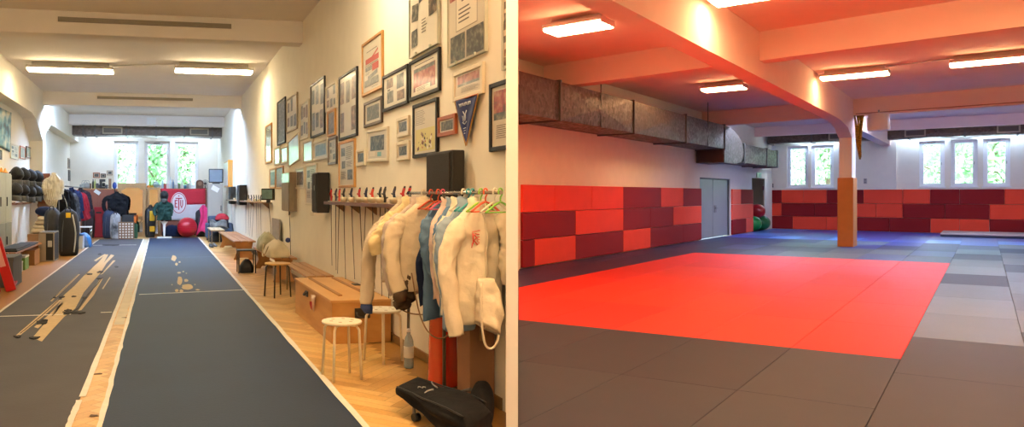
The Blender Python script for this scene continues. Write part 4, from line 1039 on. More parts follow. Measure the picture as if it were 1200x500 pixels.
for (a, b, c, d) in ((-.5, .09, -.42, .16), (-.36, .09, -.36, .16), (-.22, .09, -.12, .15), (-.02, .09, -.02, .16), (.1, .09, .22, .15), (.3, .09, .3, .16), (.42, .09, .5, .15)): stroke([(a, b), (c, d)]); stroke([(a+.07, b), (a+.07, d)])
ball(bm, (.0, -.018, -hh*.40), .026, 10, sc=(.8, .2, 1.2)); stroke([(-.15, .27), (-.02, .34), (.02, .42)]); stroke([(.16, .26), (.06, .34), (.05, .45)]); stroke([(-.18, .50), (0, .54), (.16, .49)]); stroke([(-.2, .36), (-.1, .5)]); stroke([(-.1, .63), (.1, .62)]); stroke([(-.06, .68), (.07, .67)]); stroke([(-.03, .73), (.04, .73)])
obj('pennant_print', bm, M('pennant_print', 'B9C0CC', .5), t)
# paper note and pipe on the wall
u = UR; v, z = LR.onU(366, 250.5, UR); bm = bmesh.new(); box(bm, -.12, .12, -.012, -.001, -.03, .03, .002); one('wall_socket_strip', bm, wire, 'small cream socket strip under the tall cream frame on the picture wall', 'socket', LR, (UR, v, z), -pi/2)
# ================================================================ FURNITURE ALONG THE PICTURE WALL
ply = M('chest_plywood', 'B9813F', .5, col2='D2A05E', scale=3, stretch=(1, .35, 2), bump=.03, bscale=20); plyb = M('chest_board', 'A06C34', .5, var=.12, scale=6, stretch=(1, .2, 1))
chrome = M('chrome', 'B8B4AC', .25, metal=.95); creamp = M('stool_cream', 'F2E7CC', .4); benchw = M('bench_wood', 'A06A3A', .42, col2='BE8E58', scale=4, stretch=(1, .2, 1))
# wooden chest
t = thing('wooden_chest', 'long low plywood chest with two battens on its lid and metal handles', 'chest', LR, (2.135, 8.64, 0))
cw_, cl, chh = .33, 1.07, .47
bm = bmesh.new(); box(bm, -cw_, cw_, -cl, cl, .0, chh-.03, .006); obj('chest_body', bm, ply, t)
bm = bmesh.new(); box(bm, -cw_-.012, cw_, -cl-.012, cl+.012, chh-.03, chh, .006); lid = obj('lid', bm, M('lid_ply', 'D09A58', .45, col2='DDAE70', scale=2.5, stretch=(1, .4, 1), bump=.02), t)
for x in (-.16, .16):
    bm = bmesh.new(); box(bm, x-.022, x+.022, -cl*.72, cl*.86, chh, chh+.016, .005); obj('batten', bm, plyb, lid)
bm = bmesh.new(); box(bm, .24, .32, cl*.1, cl*.25, chh, chh+.012, .002); obj('hinge', bm, darksteel, lid)
bm = bmesh.new(); box(bm, -.08, .09, -cl-.02, -cl-.004, .27, .38, .004); tube(bm, [(-.06, -cl-.02, .34), (-.06, -cl-.05, .30), (0, -cl-.055, .285), (.07, -cl-.05, .30), (.07, -cl-.02, .34)], .009, 6, sub=2); obj('end_handle', bm, darksteel, t)
for y in (.25,):
    bm = bmesh.new(); box(bm, -cw_-.018, -cw_-.002, y-.06, y+.06, .33, .40, .003); tube(bm, [(-cw_-.02, y-.04, .385), (-cw_-.05, y-.03, .35), (-cw_-.05, y+.03, .35), (-cw_-.02, y+.04, .385)], .007, 6); obj('side_handle', bm, darksteel, t)
bm = bmesh.new()
def ragf(a, b): 
    x = -cw_-.02-.015*sin(a*9+b*3)-.02*b; return (x-.03*(a-.5)**2, -.34+.19*a+.04*b*sin(a*7), chh-.06-.16*b*(.7+.5*sin(a*8)))
sheet(bm, 14, 12, ragf, .005); rg = one('rag', bm, M('rag_pink', 'D9BDA8', .85, col2='E6D8C4', scale=8), 'small pink and cream rag hanging out of the plywood chest', 'rag', LR, (2.135, 8.64, 0))
bm = bmesh.new(); 
def ragr(a, b): return (-cw_-.06+.01*sin(a*6), -.27+.05*a, chh-.13-.09*b*(.6+.5*sin(a*5)))
sheet(bm, 8, 8, ragr, .005); o = obj('red_tip', bm, M('rag_red', 'B2343A', .8), rg)
# ---- stools
def stool(lab, p, rz, seat_r, h, nleg, seat_m, leg_m, holes=True, splay=.06, sx=1.):
    t = thing('round_stool', lab, 'stool', LR, p, rz)
    bm = bmesh.new(); lathe(bm, [(seat_r*.90, h-.026), (seat_r-.004, h-.022), (seat_r, h-.010), (seat_r-.004, h-.001), (seat_r*.93, h)], 36); bmesh.ops.scale(bm, vec=(sx, 1, 1), verts=bm.verts); st = obj('seat', bm, seat_m, t)
    if holes:
        bm = bmesh.new(); 
        for k in range(6): lathe(bm, [(.017, h-.003), (.017, h+.0007)], 12, mat=Matrix.Translation((cos(k*pi/3)*seat_r*.55, sin(k*pi/3)*seat_r*.55, 0)))
        obj('seat_holes', bm, M('hole_brown', 'BFA47A', .7), st)
    for k in range(nleg):
        a = 2*pi*k/nleg+pi/4; r0 = seat_r*.84; r1 = r0+splay*1.0; c, s = cos(a), sin(a)
        bm = bmesh.new(); tube(bm, [(c*r0*.55, s*r0*.55, h-.034), (c*r0*.9, s*r0*.9, h-.036), (c*(r0+.012), s*(r0+.012), h-.07), (c*r1, s*r1, .0)], .0125, 8); obj('leg', bm, leg_m, t)
    return t
u, v = LR.onZ(400.5, 442, 0); stool('cream round stool with six seat holes, standing free in front of the chest', (u, v, 0), .15, .178, .50, 4, creamp, creamp, splay=.035)
u, v = LR.onZ(449, 422, 0); stool('cream round stool half hidden behind the hanging jackets', (u+.0, v, 0), .5, .178, .50, 4, creamp, creamp, splay=.035)
u, v = LR.onZ(328, 345, 0); stool('round stool with honey wood seat and dark metal legs', (u-.07, v-.2, 0), .4, .205, .53, 4, M('seat_honey', 'D9A860', .4, var=.06), M('leg_dark', '4A443C', .35, metal=.7), holes=False, splay=.04)
# ---- slatted benches
def bench(lab, u0, u1, v0, v1, h, foot='panel', nsl=3, m=benchw):
    t = thing('slatted_bench', lab, 'bench', LR, ((u0+u1)/2, (v0+v1)/2, 0)); w = (u1-u0)/2; l = (v1-v0)/2
    sw = 2*w/nsl
    for k in range(nsl):
        bm = bmesh.new(); box(bm, -w+k*sw+.008, -w+(k+1)*sw-.008, -l, l, h-.035, h, .006); obj('seat_slat', bm, m, t)
    for y in (-l+.22, l-.22):
        bm = bmesh.new()
        if foot == 'panel': prism(bm, [(-w+.05, h-.036), (w-.05, h-.036), (w-.10, .2), (w-.02, .0), (w-.14, 0), (w-.17, .05), (-w+.17, .05), (-w+.14, 0), (-w+.02, 0), (-w+.10, .2)], 'y', y-.02, y+.02)
        else:
            for x in (-w+.03, w-.06): box(bm, x, x+.03, y-.015, y+.015, 0, h-.04, .003)
            box(bm, -w+.03, w-.03, y-.015, y+.015, h-.06, h-.036)
        obj('end_foot', bm, m if foot == 'panel' else chrome, t)
    if foot != 'panel':
        bm = bmesh.new(); box(bm, -w+.04, w-.04, -l+.03, l-.03, h-.05, h-.036); obj('under_rail', bm, chrome, t)
    return t
bench('slatted wooden bench directly behind the plywood chest', 2.06, 2.46, 10.15, 12.3, .44, 'tube')
bench('brown bench with shaped end feet under the cream bag', 2.0, 2.44, 12.9, 15.9, .46)
bench('far brown bench with shaped end feet below the far rack', 1.75, 2.3, 17.6, 22.3, .47)
bench('pale narrow bench beside the grey chair at the far end', 1.55, 2.0, 22.8, 24.7, .50, 'tube', 3, M('pale_bench', 'C9B08A', .5, var=.1))
# dark framed stool with bag below
u, v = LR.onZ(298, 320, 0)
t = thing('dark_stool', 'dark grey square stool beside the far bench, black bag under it', 'stool', LR, (1.74, 14.9, 0))
bm = bmesh.new(); box(bm, -.19, .19, -.19, .19, .45, .475, .01); obj('seat', bm, M('seat_dark', '33362F', .6), t)
for x in (-.17, .17):
    for y in (-.17, .17): bm = bmesh.new(); cyl(bm, (x, y, 0), (x, y, .45), .013, seg=8); obj('leg', bm, M('leg_dark'), t)
def softbag(name, lab, cat, p, w, l, h, m, rz=0, seed=1, grp=None, strap=None, top=.5):
    """a slumped bag: lofted rings with folds"""
    t = thing(name, lab, cat, LR, p, rz, grp); bm = bmesh.new(); n = 28; R_ = []
    for i in range(11):
        q = i/10; s = (1-.18*q-(q**4)*(1-top)) ; 
        ring = []
        for k in range(n):
            a = 2*pi*k/n; e = 4; ca, sa = cos(a), sin(a); r = (abs(ca)**e+abs(sa)**e)**(-1/e)
            f = 1+.09*N3(ca*2+seed, sa*2, q*3)
            ring.append((ca*r*w/2*s*f, sa*r*l/2*s*f, h*q*(1+.12*N3(ca*1.5, sa*1.5+seed, q))))
        R_.append(ring)
    s0 = [(x*.92, y*.92, 0) for x, y, z in R_[0]]; R_[0] = s0
    loft(bm, R_); obj('bag_body', bm, m, t)
    if strap:
        bm = bmesh.new(); tube(bm, strap, .012, 6, sub=5); obj('strap', bm, M('strap_'+m.name, 'B9A988' if m.name.startswith('canvas') else '202020', .7), t)
    return t
canvas = M('canvas_cream', 'D9CBAC', .85, var=.07, scale=7, bump=.15, bscale=25, sheen=.2); nyl = M('nylon_black', '17181C', .55, var=.2, scale=8, bump=.1, bscale=20); nav = M('nylon_navy', '1D2A44', .6, var=.2, scale=6)
softbag('canvas_bag', 'slumped cream canvas bag lying on the brown bench', 'bag', (2.12, 13.3, .462), .44, .95, .30, canvas, seed=3, strap=[(-.2, -.3, .2), (-.25, -.1, .02), (-.24, .2, .02), (-.2, .35, .2)], top=.35)
softbag('green_grey_bag', 'cream and olive holdall propped behind the canvas bag', 'bag', (2.15, 14.75, .462), .4, .9, .36, M('olive_canvas', '8C8C6C', .8, col2='D0C8AC', scale=4), seed=8, top=.45)
softbag('black_bag', 'black bag slumped beneath the dark square stool', 'bag', (1.74, 14.9, 0.0), .30, .30, .26, nyl, seed=5)
bm = bmesh.new(); ball(bm, (0, 0, .045), .05, 12, sc=(1, 1.3, .9)); ball(bm, (.03, .09, .035), .035, 10); one('blue_glove', bm, M('blue_cloth', '27407E', .6, var=.2), 'little blue glove lying on the cream canvas bag', 'glove', LR, (2.28, 13.0, .73)) 
bm = bmesh.new(); box(bm, -.015, .015, -.5, .5, 0, .62, .004); b_ = one('leaning_board', bm, M('grey_board', '9A9186', .7, var=.1), 'grey board leaning against the wall behind the bench bags', 'board', LR, (2.44, 15.4, .465))
# water bottle
u, v = LR.onZ(479, 431, 0)
t = thing('water_bottle', 'clear plastic water bottle with white label standing on the parquet', 'bottle', LR, (u, v, 0))
bm = bmesh.new(); lathe(bm, [(.03, 0), (.043, .006), (.045, .03), (.043, .09), (.045, .10), (.045, .21), (.042, .25), (.030, .29), (.016, .315), (.016, .335)], 20); obj('bottle_body', bm, M('pet', 'B9C8CC', .12, alpha=.55), t)
bm = bmesh.new(); lathe(bm, [(.0458, .10), (.0462, .105), (.0462, .20), (.0458, .205)], 20); obj('label_wrap', bm, M('label_pale', 'DCD9CE', .5), t)
bm = bmesh.new(); lathe(bm, [(.018, .335), (.018, .36), (.015, .364)], 14); obj('cap', bm, M('cap_white', 'E4E4E0', .4), t)
bm = bmesh.new(); lathe(bm, [(.028, .003), (.041, .008), (.0425, .03), (.038, .032)], 16); obj('base_tint', bm, M('bottle_blue', '4F7E98', .3), t)
# ================================================================ CLOTHES RAIL WITH FENCING JACKETS
def cloth(name, c, var=.05, b=.7): return M(name, c, .9, var=var, scale=9, bump=b, bscale=11, spec=.2)
def garment(name, lab, cat, mw, m, hw=.25, L=.75, th=.045, sl=.62, seed=1, sleeves=None, grp=None, collar=True, mc=None, cuff=None, flare=1., placket=True):
    t = bpy.data.objects.new(name, None); C.objects.link(t); t.matrix_world = mw; tag(t, lab, cat, grp)
    mc = mc or m
    bm = bmesh.new(); n = 44; R_ = []; NZ = 40
    for i in range(NZ+1):
        q = (i/NZ)**1.25; z = -.06-q*L
        s = .26+.74*min(1, (q*L)/.15)**.85
        w = hw*s*(.92-.10*min(1, max(0, (q-.15)*2.2)) + (.10*flare)*max(0, q-.55)*2)
        d = th*(.7+.6*min(1, q*4))
        ring = []
        for k in range(n):
            a = 2*pi*k/n; ca, sa = cos(a), sin(a); e = 2.6
            r = (abs(ca)**e+abs(sa)**e)**(-1/e)
            f = .5*N3(ca*2.2+seed*3.1, q*2.2, sa*2.0+seed)+.35*N3(ca*6+seed, q*3.5, sa*5)-.55*abs(N3(ca*3+seed*1.3+q*2.5, q*4.5, seed))-.3*abs(N3(ca*5-q*4+seed, q*7, 3))+.25
            y = sa*r*d*(1+f*1.1)+.018*sin(ca*5+seed+q*2)*min(1, q*3)
            ring.append((ca*r*w*(1+.05*f), y, z+.018*sin(a*2+seed)*max(0, q-.8)*4))
        R_.append(ring)
    loft(bm, R_); obj('jacket_body', bm, m, t)
    if placket:
        bm = bmesh.new(); P_ = [R_[i][int(n*.75)] for i in range(2, NZ, 1)]
        P_ = [(x, y-.004, z) for x, y, z in P_]; tube(bm, P_, .006, 5); obj('front_seam', bm, mc, t)
    if sleeves is None:
        j = N3(seed*2.3, 1, 5)*.08
        sleeves = [[(-hw*.60, 0, -.19), (-hw*.88, -.012, -.245), (-hw*(1.12+j), -.03, -.36), (-hw*(1.16+j), -.05, -.36-(sl-.24)*.5), (-hw*(.98+j*2), -.085, -.12-sl)],
                   [(hw*.58, 0, -.19), (hw*.78, -.01, -.245), (hw*.88, -.03, -.36), (hw*.86, -.05, -.36-(sl-.24)*.5), (hw*.78, -.08, -.12-sl)]]
    for si, sp in enumerate(sleeves):
        bm = bmesh.new(); Q = []; P_ = [Vector(p) for p in sp]; m_ = 12
        for i in range(len(P_)-1):
            a = P_[max(0, i-1)]; b = P_[i]; c = P_[i+1]; d = P_[min(len(P_)-1, i+2)]
            for k in range(m_):
                tt_ = k/m_; Q.append(.5*((2*b)+(c-a)*tt_+(2*a-5*b+4*c-d)*tt_*tt_+(3*b-a-3*c+d)*tt_**3))
        Q.append(P_[-1]); K = len(Q); rings = []; n2 = 26
        for i, p in enumerate(Q):
            q = i/(K-1); dd = (Q[min(K-1, i+1)]-Q[max(0, i-1)]).normalized(); x = dd.cross(Vector((0, 1, 0))).normalized(); y = x.cross(dd).normalized()
            r = .050+.030*sin(min(1, q*2.6)*pi/2)-.026*q; fold = 1.06+.10*N3(q*5, seed*1.7, si)
            rings.append([tuple(p+x*cos(2*pi*k/n2)*r*1.12*(fold+.12*N3(cos(2*pi*k/n2)*1.4+seed, q*6, si)-.5*abs(N3(q*9+cos(2*pi*k/n2)*.9, sin(2*pi*k/n2)*.9+seed, si)))+y*sin(2*pi*k/n2)*r*.72*(fold+.12*N3(sin(2*pi*k/n2)*1.4+seed, q*7, si+4)-.5*abs(N3(q*9+cos(2*pi*k/n2)*.9, sin(2*pi*k/n2)*.9+seed, si)))) for k in range(n2)])
        # turned-in cuff
        pe = Q[-1]; rings.append([tuple(pe+(Vector(v)-pe)*.8+Vector((0, 0, .02))) for v in rings[-1]])
        loft(bm, rings); so_ = obj('sleeve', bm, m, t)
        if cuff and si == 0:
            bm = bmesh.new(); cr = [[tuple(pe+(Vector(v)-pe)*s_c+Vector(dz)) for v in rings[-2]] for s_c, dz in ((.86, (0, 0, .02)), (1.0, (0, 0, -.03)), (.6, (.02, 0, -.085)))]
            loft(bm, cr); obj('cuff', bm, cuff, so_)
    if collar:
        bm = bmesh.new(); cr = []
        for q, (r, z, dy) in enumerate(((.085, -.085, 0), (.070, -.05, .0), (.072, -.015, .008), (.064, -.013, .008), (.060, -.05, 0))):
            cr.append([(cos(2*pi*k/20)*r*(1.05), sin(2*pi*k/20)*r*.62+dy, z+.012*sin(2*pi*k/20)+.006*sin(3*2*pi*k/20+seed)) for k in range(20)])
        loft(bm, cr, cap=False); obj('collar', bm, mc, t)
    return t
cream = cloth('cream_cotton', 'DCCFB2'); cream2 = cloth('ivory_cotton', 'E6DCC4'); beige = cloth('beige_cotton', 'C9BDA6'); lil = cloth('pale_lilac_cotton', 'C4B6AC'); pinkc = cloth('pinkish_cotton', 'DCC6B8'); blu = cloth('denim_blue_cotton', '5D7C9C', .12); lblu = cloth('light_blue_cotton', '8DA3B8', .08); yel = cloth('yellow_cream_cotton', 'E3D3A2'); dnv = cloth('navy_cloth', '1A2440', .15); dbr = cloth('brown_glove_cloth', '5A4A3A', .2)
ur = 2.28; zrail = 1.615
rk = thing('clothes_rail', 'grey metal clothes rail full of fencing jackets along the picture wall', 'clothes rail', LR, (0, 0, 0))
bm = bmesh.new(); tube(bm, [(ur, 4.60, zrail), (ur, 6.46, zrail)], .013, 12); obj('rail', bm, chrome, rk)
bm = bmesh.new(); cyl(bm, (ur, 6.46, zrail), (ur, 6.475, zrail), .020, seg=12); obj('end_cap', bm, blk, rk)
for a, b in (((ur, 6.44, zrail-.01), (ur-.02, 6.44, 0.02)), ((ur, 5.30, zrail-.01), (2.42, 5.42, .02)), ((ur, 5.62, zrail-.01), (2.235, 5.50, .02))):
    bm = bmesh.new(); cyl(bm, a, b, .014, seg=10); cyl(bm, (b[0], b[1], 0), (b[0], b[1], .03), .022, seg=10); obj('upright', bm, M('rail_grey', '6E6A64', .4, metal=.7), rk)
bm = bmesh.new(); tube(bm, [(2.235, 5.50, .06), (2.24, 5.2, .10), (2.26, 5.05, .16)], .013, 8); obj('base_bar', bm, M('rail_grey'), rk)
jmw = lambda v, a=35, du_=-.04, z=zrail-.03: LR.mat(ur+du_, v, z, R(a))
J = 'fencing jackets on the clothes rail'
G_ = garment
G_('fencing_jacket', 'beige grey jacket at the far rail end, its long sleeve ending in blue cuff', 'jacket', jmw(6.38, 8, -.07), beige, .26, .72, .04, .8, 1, [[(-.13, 0, -.19), (-.22, -.02, -.26), (-.36, -.04, -.45), (-.40, -.06, -.75), (-.42, -.08, -.96)], [(.20, 0, -.13), (.24, 0, -.22), (.25, 0, -.4), (.25, -.02, -.6), (.24, -.03, -.75)]], J, cuff=M('cuff_blue', '27427C', .7))
G_('fencing_jacket', 'yellowish cream jacket with one sleeve folded up to a point', 'jacket', jmw(6.25, 6, -.07), yel, .27, .62, .04, .5, 2, [[(-.14, 0, -.18), (-.21, -.03, -.23), (-.28, -.06, -.32), (-.36, -.07, -.40), (-.33, -.06, -.50)], [(.20, 0, -.13), (.24, 0, -.22), (.25, 0, -.4), (.24, -.03, -.6)]], J)
G_('fencing_jacket', 'pale lilac beige jacket between the yellowish and the big cream one', 'jacket', jmw(6.10, 12, -.05), lil, .27, .78, .04, .72, 3, None, J)
G_('fencing_jacket', 'plain cream jacket with open standing collar in the middle of the rail', 'jacket', jmw(5.95, 4, -.04), cream, .28, .74, .055, .68, 4, None, J, cuff=dbr)
G_('fencing_jacket', 'dark slate blue garment hanging lowest behind the pinkish jacket', 'jacket', jmw(5.72, 38, .0), blu, .23, .94, .035, .5, 5, None, J, collar=False)
G_('fencing_jacket', 'pinkish white jacket with narrow hanging sleeve', 'jacket', jmw(5.58, 42, .02), pinkc, .25, .74, .045, .74, 6, None, J)
G_('fencing_jacket', 'denim blue jacket with rumpled blue shoulder and tall collar', 'jacket', jmw(5.42, 40, .0), blu, .25, .86, .04, .66, 7, None, J, mc=lblu)
G_('fencing_jacket', 'cream jacket squeezed between the denim blue and light blue jackets', 'jacket', jmw(5.27, 34, -.02), cream2, .25, .84, .04, .7, 8, None, J)
G_('fencing_jacket', 'light blue jacket mostly hidden behind the one with the red emblem', 'jacket', jmw(5.12, 24, -.03), lblu, .25, .92, .035, .66, 9, None, J)
front = G_('fencing_jacket', 'big ivory quilted jacket with red emblem on the chest, next to the white partition', 'jacket', jmw(4.94, 14, -.02), cream2, .235, .84, .06, .86, 10,
   [[(-.13, -.01, -.18), (-.20, -.03, -.25), (-.30, -.05, -.42), (-.29, -.07, -.70), (-.26, -.10, -.97)], [(.16, -.03, -.12), (.21, -.07, -.22), (.21, -.10, -.36), (.17, -.12, -.50), (.19, -.12, -.62)]], J)
# the red emblem: small figure in a ring with a line of letters
bm = bmesh.new()
ex, ez = -.075, -.29
def st3(P_, r_=.0035): tube(bm, [(ex+(x-ex)*.72, -.088, ez+(z-ez)*.72) for x, z in P_], r_*.75, 5)
for k in range(8):
    st3([(ex-.05+k*.013, ez+.05+.002*k), (ex-.05+k*.013+.006, ez+.065+.002*k)], .003)
st3([(ex-.045, ez+.045), (ex-.04, ez-.06)], .006); st3([(ex-.03, ez+.03), (ex-.0, ez), (ex-.03, ez-.03), (ex+.01, ez-.07)], .007); st3([(ex-.02, ez+.04), (ex+.03, ez+.03)], .005); st3([(ex-.05, ez-.05), (ex-.06, ez-.10)], .005)
st3([(ex+.03+.025*cos(k*pi/6), ez-.02+.028*sin(k*pi/6)) for k in range(13)], .003); st3([(ex+.02, ez-.02), (ex+.04, ez-.02)], .004); st3([(ex+.01, ez-.065), (ex+.05, ez-.05), (ex+.055, ez+.02)], .003)
obj('red_emblem', bm, M('emblem_red', 'D2412F', .6), front)
# hangers
HG = [(505, 'D8562A', 'orange plastic hanger, furthest of the orange ones'), (513.5, 'DA5A30', 'orange plastic hanger beside the pink one'), (519, 'E0607A', 'pink plastic hanger'), (496, 'D8C9A8', 'cream plastic hanger at the far end of the rail'), (543, 'E0D6BE', 'white plastic hanger left of the teal ones'), (549, '2E9AA0', 'teal plastic hanger, further of the two'), (553.5, '38A3AA', 'teal plastic hanger, nearer of the two'), (563.5, '8CBF3A', 'lime green plastic hanger left of the orange one'), (569, 'DE5A2A', 'orange plastic hanger nearest the white partition'), (580, 'E4DCC8', 'white plastic hanger near the white partition'), (586.5, '7CBF3C', 'lime green plastic hanger near the white partition')]
for px, c, lab in HG:
    v = LR.onU(px, 0, ur)[0]
    t = bpy.data.objects.new('clothes_hanger', None); C.objects.link(t); t.matrix_world = LR.mat(ur, v, zrail, R(30)); tag(t, lab+' on the clothes rail', 'hanger', 'hangers on the clothes rail')
    m = M('hanger_'+c, c, .35)
    bm = bmesh.new(); tube(bm, [(-.022, 0, -.012), (-.024, 0, .008), (-.012, 0, .026), (.008, 0, .027), (.022, 0, .012), (.018, 0, -.012), (.0, 0, -.035), (0, 0, -.07)], .0062, 6, sub=3); obj('hook', bm, m, t)
    bm = bmesh.new(); hwd = .17; tube(bm, [(0, 0, -.065), (-.06, 0, -.082), (-hwd, 0, -.135)], .0075, 6, sub=3); tube(bm, [(0, 0, -.065), (.06, 0, -.082), (hwd, 0, -.135)], .0075, 6, sub=3); tube(bm, [(-hwd, 0, -.135), (hwd, 0, -.135)], .0055, 6); obj('hanger_arms', bm, m, t)
# brown cables and dark bits under the jackets
bm = bmesh.new(); tube(bm, [(1.98, 6.05, .85), (2.0, 6.0, .66), (2.12, 5.95, .58), (2.3, 5.85, .60), (2.35, 5.75, .75)], .006, 6, sub=5); one('body_cord', bm, M('cord_brown', '8A6A44', .5), 'thin brown body cord looping under the jackets, higher loop', 'cord', LR, (0, 0, 0))
bm = bmesh.new(); tube(bm, [(2.05, 5.75, .95), (2.07, 5.6, .62), (2.14, 5.5, .47), (2.26, 5.45, .50), (2.33, 5.4, .8)], .006, 6, sub=5); one('body_cord', bm, M('cord_brown'), 'thin brown body cord looping under the jackets, lower loop', 'cord', LR, (0, 0, 0))
G_('dark_breeches', 'dark navy cloth point hanging below the plain cream jacket', 'garment', LR.mat(2.16, 5.72, 1.25, R(35)), dnv, .10, .50, .03, .3, 12, [], None, collar=False, placket=False, flare=-3)
G_('brown_glove', 'grey brown fencing glove hanging under the lilac beige jacket', 'glove', LR.mat(2.06, 5.95, 1.02, R(35)), dbr, .09, .24, .04, .3, 13, [[(-.05, 0, -.26), (-.07, 0, -.33), (-.06, 0, -.37)], [(0, 0, -.28), (.0, 0, -.35), (.01, 0, -.39)], [(.05, 0, -.26), (.07, 0, -.31), (.08, 0, -.34)]], None, collar=False, placket=False)
# crumpled hood bag with strap next to the partition
t = thing('jacket_hood', 'crumpled ivory cloth pouch with a hanging strap loop beside the partition', 'pouch', LR, (2.215, 4.70, .80), R(10))
bm = bmesh.new(); R_ = []; n = 30
for i in range(15):
    q = i/14; w = .060+.040*sin(q*pi*.8); d = .045+.045*q
    cx_ = .015*sin(q*4); R_.append([(cx_+cos(2*pi*k/n)*w*(1+.30*N3(cos(2*pi*k/n)*2, q*4, 7)), sin(2*pi*k/n)*d*(1+.35*N3(sin(2*pi*k/n)*2, q*5, 2))-.03*q, .22-.34*q-.05*q*cos(2*pi*k/n)) for k in range(n)])
for s_c, up in ((.88, .03), (.7, .10), (.3, .14)):
    R_.append([(x*s_c, y*s_c, z+up) for x, y, z in R_[14]])
loft(bm, R_); obj('pouch_body', bm, cream2, t)
bm = bmesh.new(); tube(bm, [(-.085, -.06, .20), (-.095, -.08, -.02), (-.075, -.09, -.20), (-.02, -.09, -.245), (.04, -.08, -.19), (.06, -.06, -.08)], .008, 8, sub=5); obj('strap', bm, cream2, t)
# red tapered bin, brown carton
bm = bmesh.new(); lathe(bm, [(.118, 0), (.135, .01), (.128, .06), (.112, .62), (.122, .63), (.12, .65), (.104, .65), (.10, .60)], 32)
t = thing('red_bin', 'tall glossy red tapered bin on the floor behind the clothes rail legs', 'bin', LR, (2.345, 5.80, 0)); obj('bin_shell', bm, M('bin_red', 'C2291A', .16, coat=.6, col2='D8401F', scale=2), t)
bm = bmesh.new(); lathe(bm, [(.122, .645), (.128, .655), (.10, .665), (.02, .67)], 32); obj('bin_lid', bm, M('bin_lid', '8E1A12', .3), t)
t = thing('brown_carton', 'tall brown cardboard carton on the floor beside the white partition', 'carton', LR, (2.385, 5.24, 0))
bm = bmesh.new(); box(bm, -.10, .10, -.12, .12, 0, .66, .004); obj('carton_body', bm, M('carton', '8A5F40', .7, var=.06), t)
bm = bmesh.new(); box(bm, -.025, .025, -.122, .122, .66, .663); box(bm, -.025, .025, -.123, -.12, .5, .66); obj('packing_tape', bm, M('tape_brown', 'A5794F', .3), t)
# black bag on a tubular frame
t = thing('trolley_bag', 'long black equipment bag with small wheel lying on the parquet by the partition', 'bag', LR, (0, 0, 0))
bm = bmesh.new(); R_ = []; n = 36
PB = [(1.82, 5.225, .165, .17, .022), (1.825, 5.21, .165, .185, .032), (1.85, 5.12, .16, .19, .038), (1.88, 5.02, .15, .195, .05), (1.91, 4.90, .135, .205, .065), (1.95, 4.78, .12, .215, .085), (1.98, 4.66, .115, .22, .095), (2.005, 4.54, .11, .22, .098), (2.02, 4.44, .11, .215, .095), (2.03, 4.38, .11, .20, .085), (2.035, 4.36, .11, .16, .06)]
sd = Vector((.72, .69, 0)).normalized()
for i, (u, v, z, w, h) in enumerate(PB):
    ring = []
    for k in range(n):
        a = 2*pi*k/n; e = 6; r = (abs(cos(a))**e+abs(sin(a))**e)**(-1/e); f = 1+(.22*N3(cos(a)*2.3, i*.8, sin(a)*2.3) if i > 2 else 0)
        p = Vector((u, v, z))+sd*cos(a)*r*w*f+Vector((0, 0, 1))*sin(a)*r*h*f; p.z = max(p.z, .012); ring.append(tuple(p))
    R_.append(ring)
loft(bm, R_); obj('bag_body', bm, M('bag_cloth', '121214', .85, bump=.4, bscale=14, spec=.25), t)
for (a, b, c) in (((1.80, 4.84, .178), (1.86, 4.90, .204), (1.92, 4.93, .206)), ((1.99, 5.14, .205), (1.97, 5.06, .206), (1.97, 4.98, .206))):
    bm = bmesh.new(); tube(bm, [a, b, c], .006, 6, sub=4); obj('pale_piping', bm, M('piping_grey', '9A9894', .4), t)
for sg in (-1, 1):
    bm = bmesh.new(); tube(bm, [(u+sd.x*sg*w*.90, v+sd.y*sg*w*.90, z+h*.93) for u, v, z, w, h in PB[1:9]], .006, 6, sub=2); obj('edge_seam', bm, blk, t)
bm = bmesh.new(); R_ = []; n = 30
for (u, v, z, w, h) in ((2.33, 5.0, .10, .06, .07), (2.31, 4.96, .12, .13, .11), (2.27, 4.88, .13, .15, .135), (2.235, 4.80, .125, .15, .13), (2.205, 4.72, .12, .135, .125), (2.18, 4.65, .11, .11, .11), (2.165, 4.61, .10, .08, .08)):
    R_.append([tuple(Vector((u, v, max(.012, z+sin(2*pi*k/n)*h*(1+.3*N3(sin(2*pi*k/n)*2, v*9, 4))))) + Vector((.80, -.12, 0))*cos(2*pi*k/n)*w*(1+.15*N3(cos(2*pi*k/n)*2, v*9, 1))*(.72)) for k in range(n)])
loft(bm, R_); one('black_backpack', bm, MATS['bag_cloth'], 'slumped black backpack between the equipment bag and the white partition', 'bag', LR, (0, 0, 0))
bm = bmesh.new(); tube(bm, [(1.83, 5.00, .205), (1.845, 5.02, .208), (1.855, 5.00, .208)], .004, 5, sub=3); tube(bm, [(1.86, 4.99, .205), (1.875, 5.01, .208), (1.885, 4.99, .208)], .004, 5, sub=3); obj('bag_mark', bm, M('piping_grey'), t)
bm = bmesh.new(); tube(bm, [(1.79, 4.99, .16), (1.775, 4.93, .12), (1.765, 4.90, .04)], .012, 8, sub=4); obj('frame_leg', bm, M('rail_grey'), t)
bm = bmesh.new(); cyl(bm, (1.755, 4.885, .028), (1.80, 4.90, .028), .028, seg=18); obj('wheel', bm, blk, t)

# ================================================================ LEFT SIDE OF THE FENCING HALL
FL = lambda px, py: LR.onZ(px, py, 0)
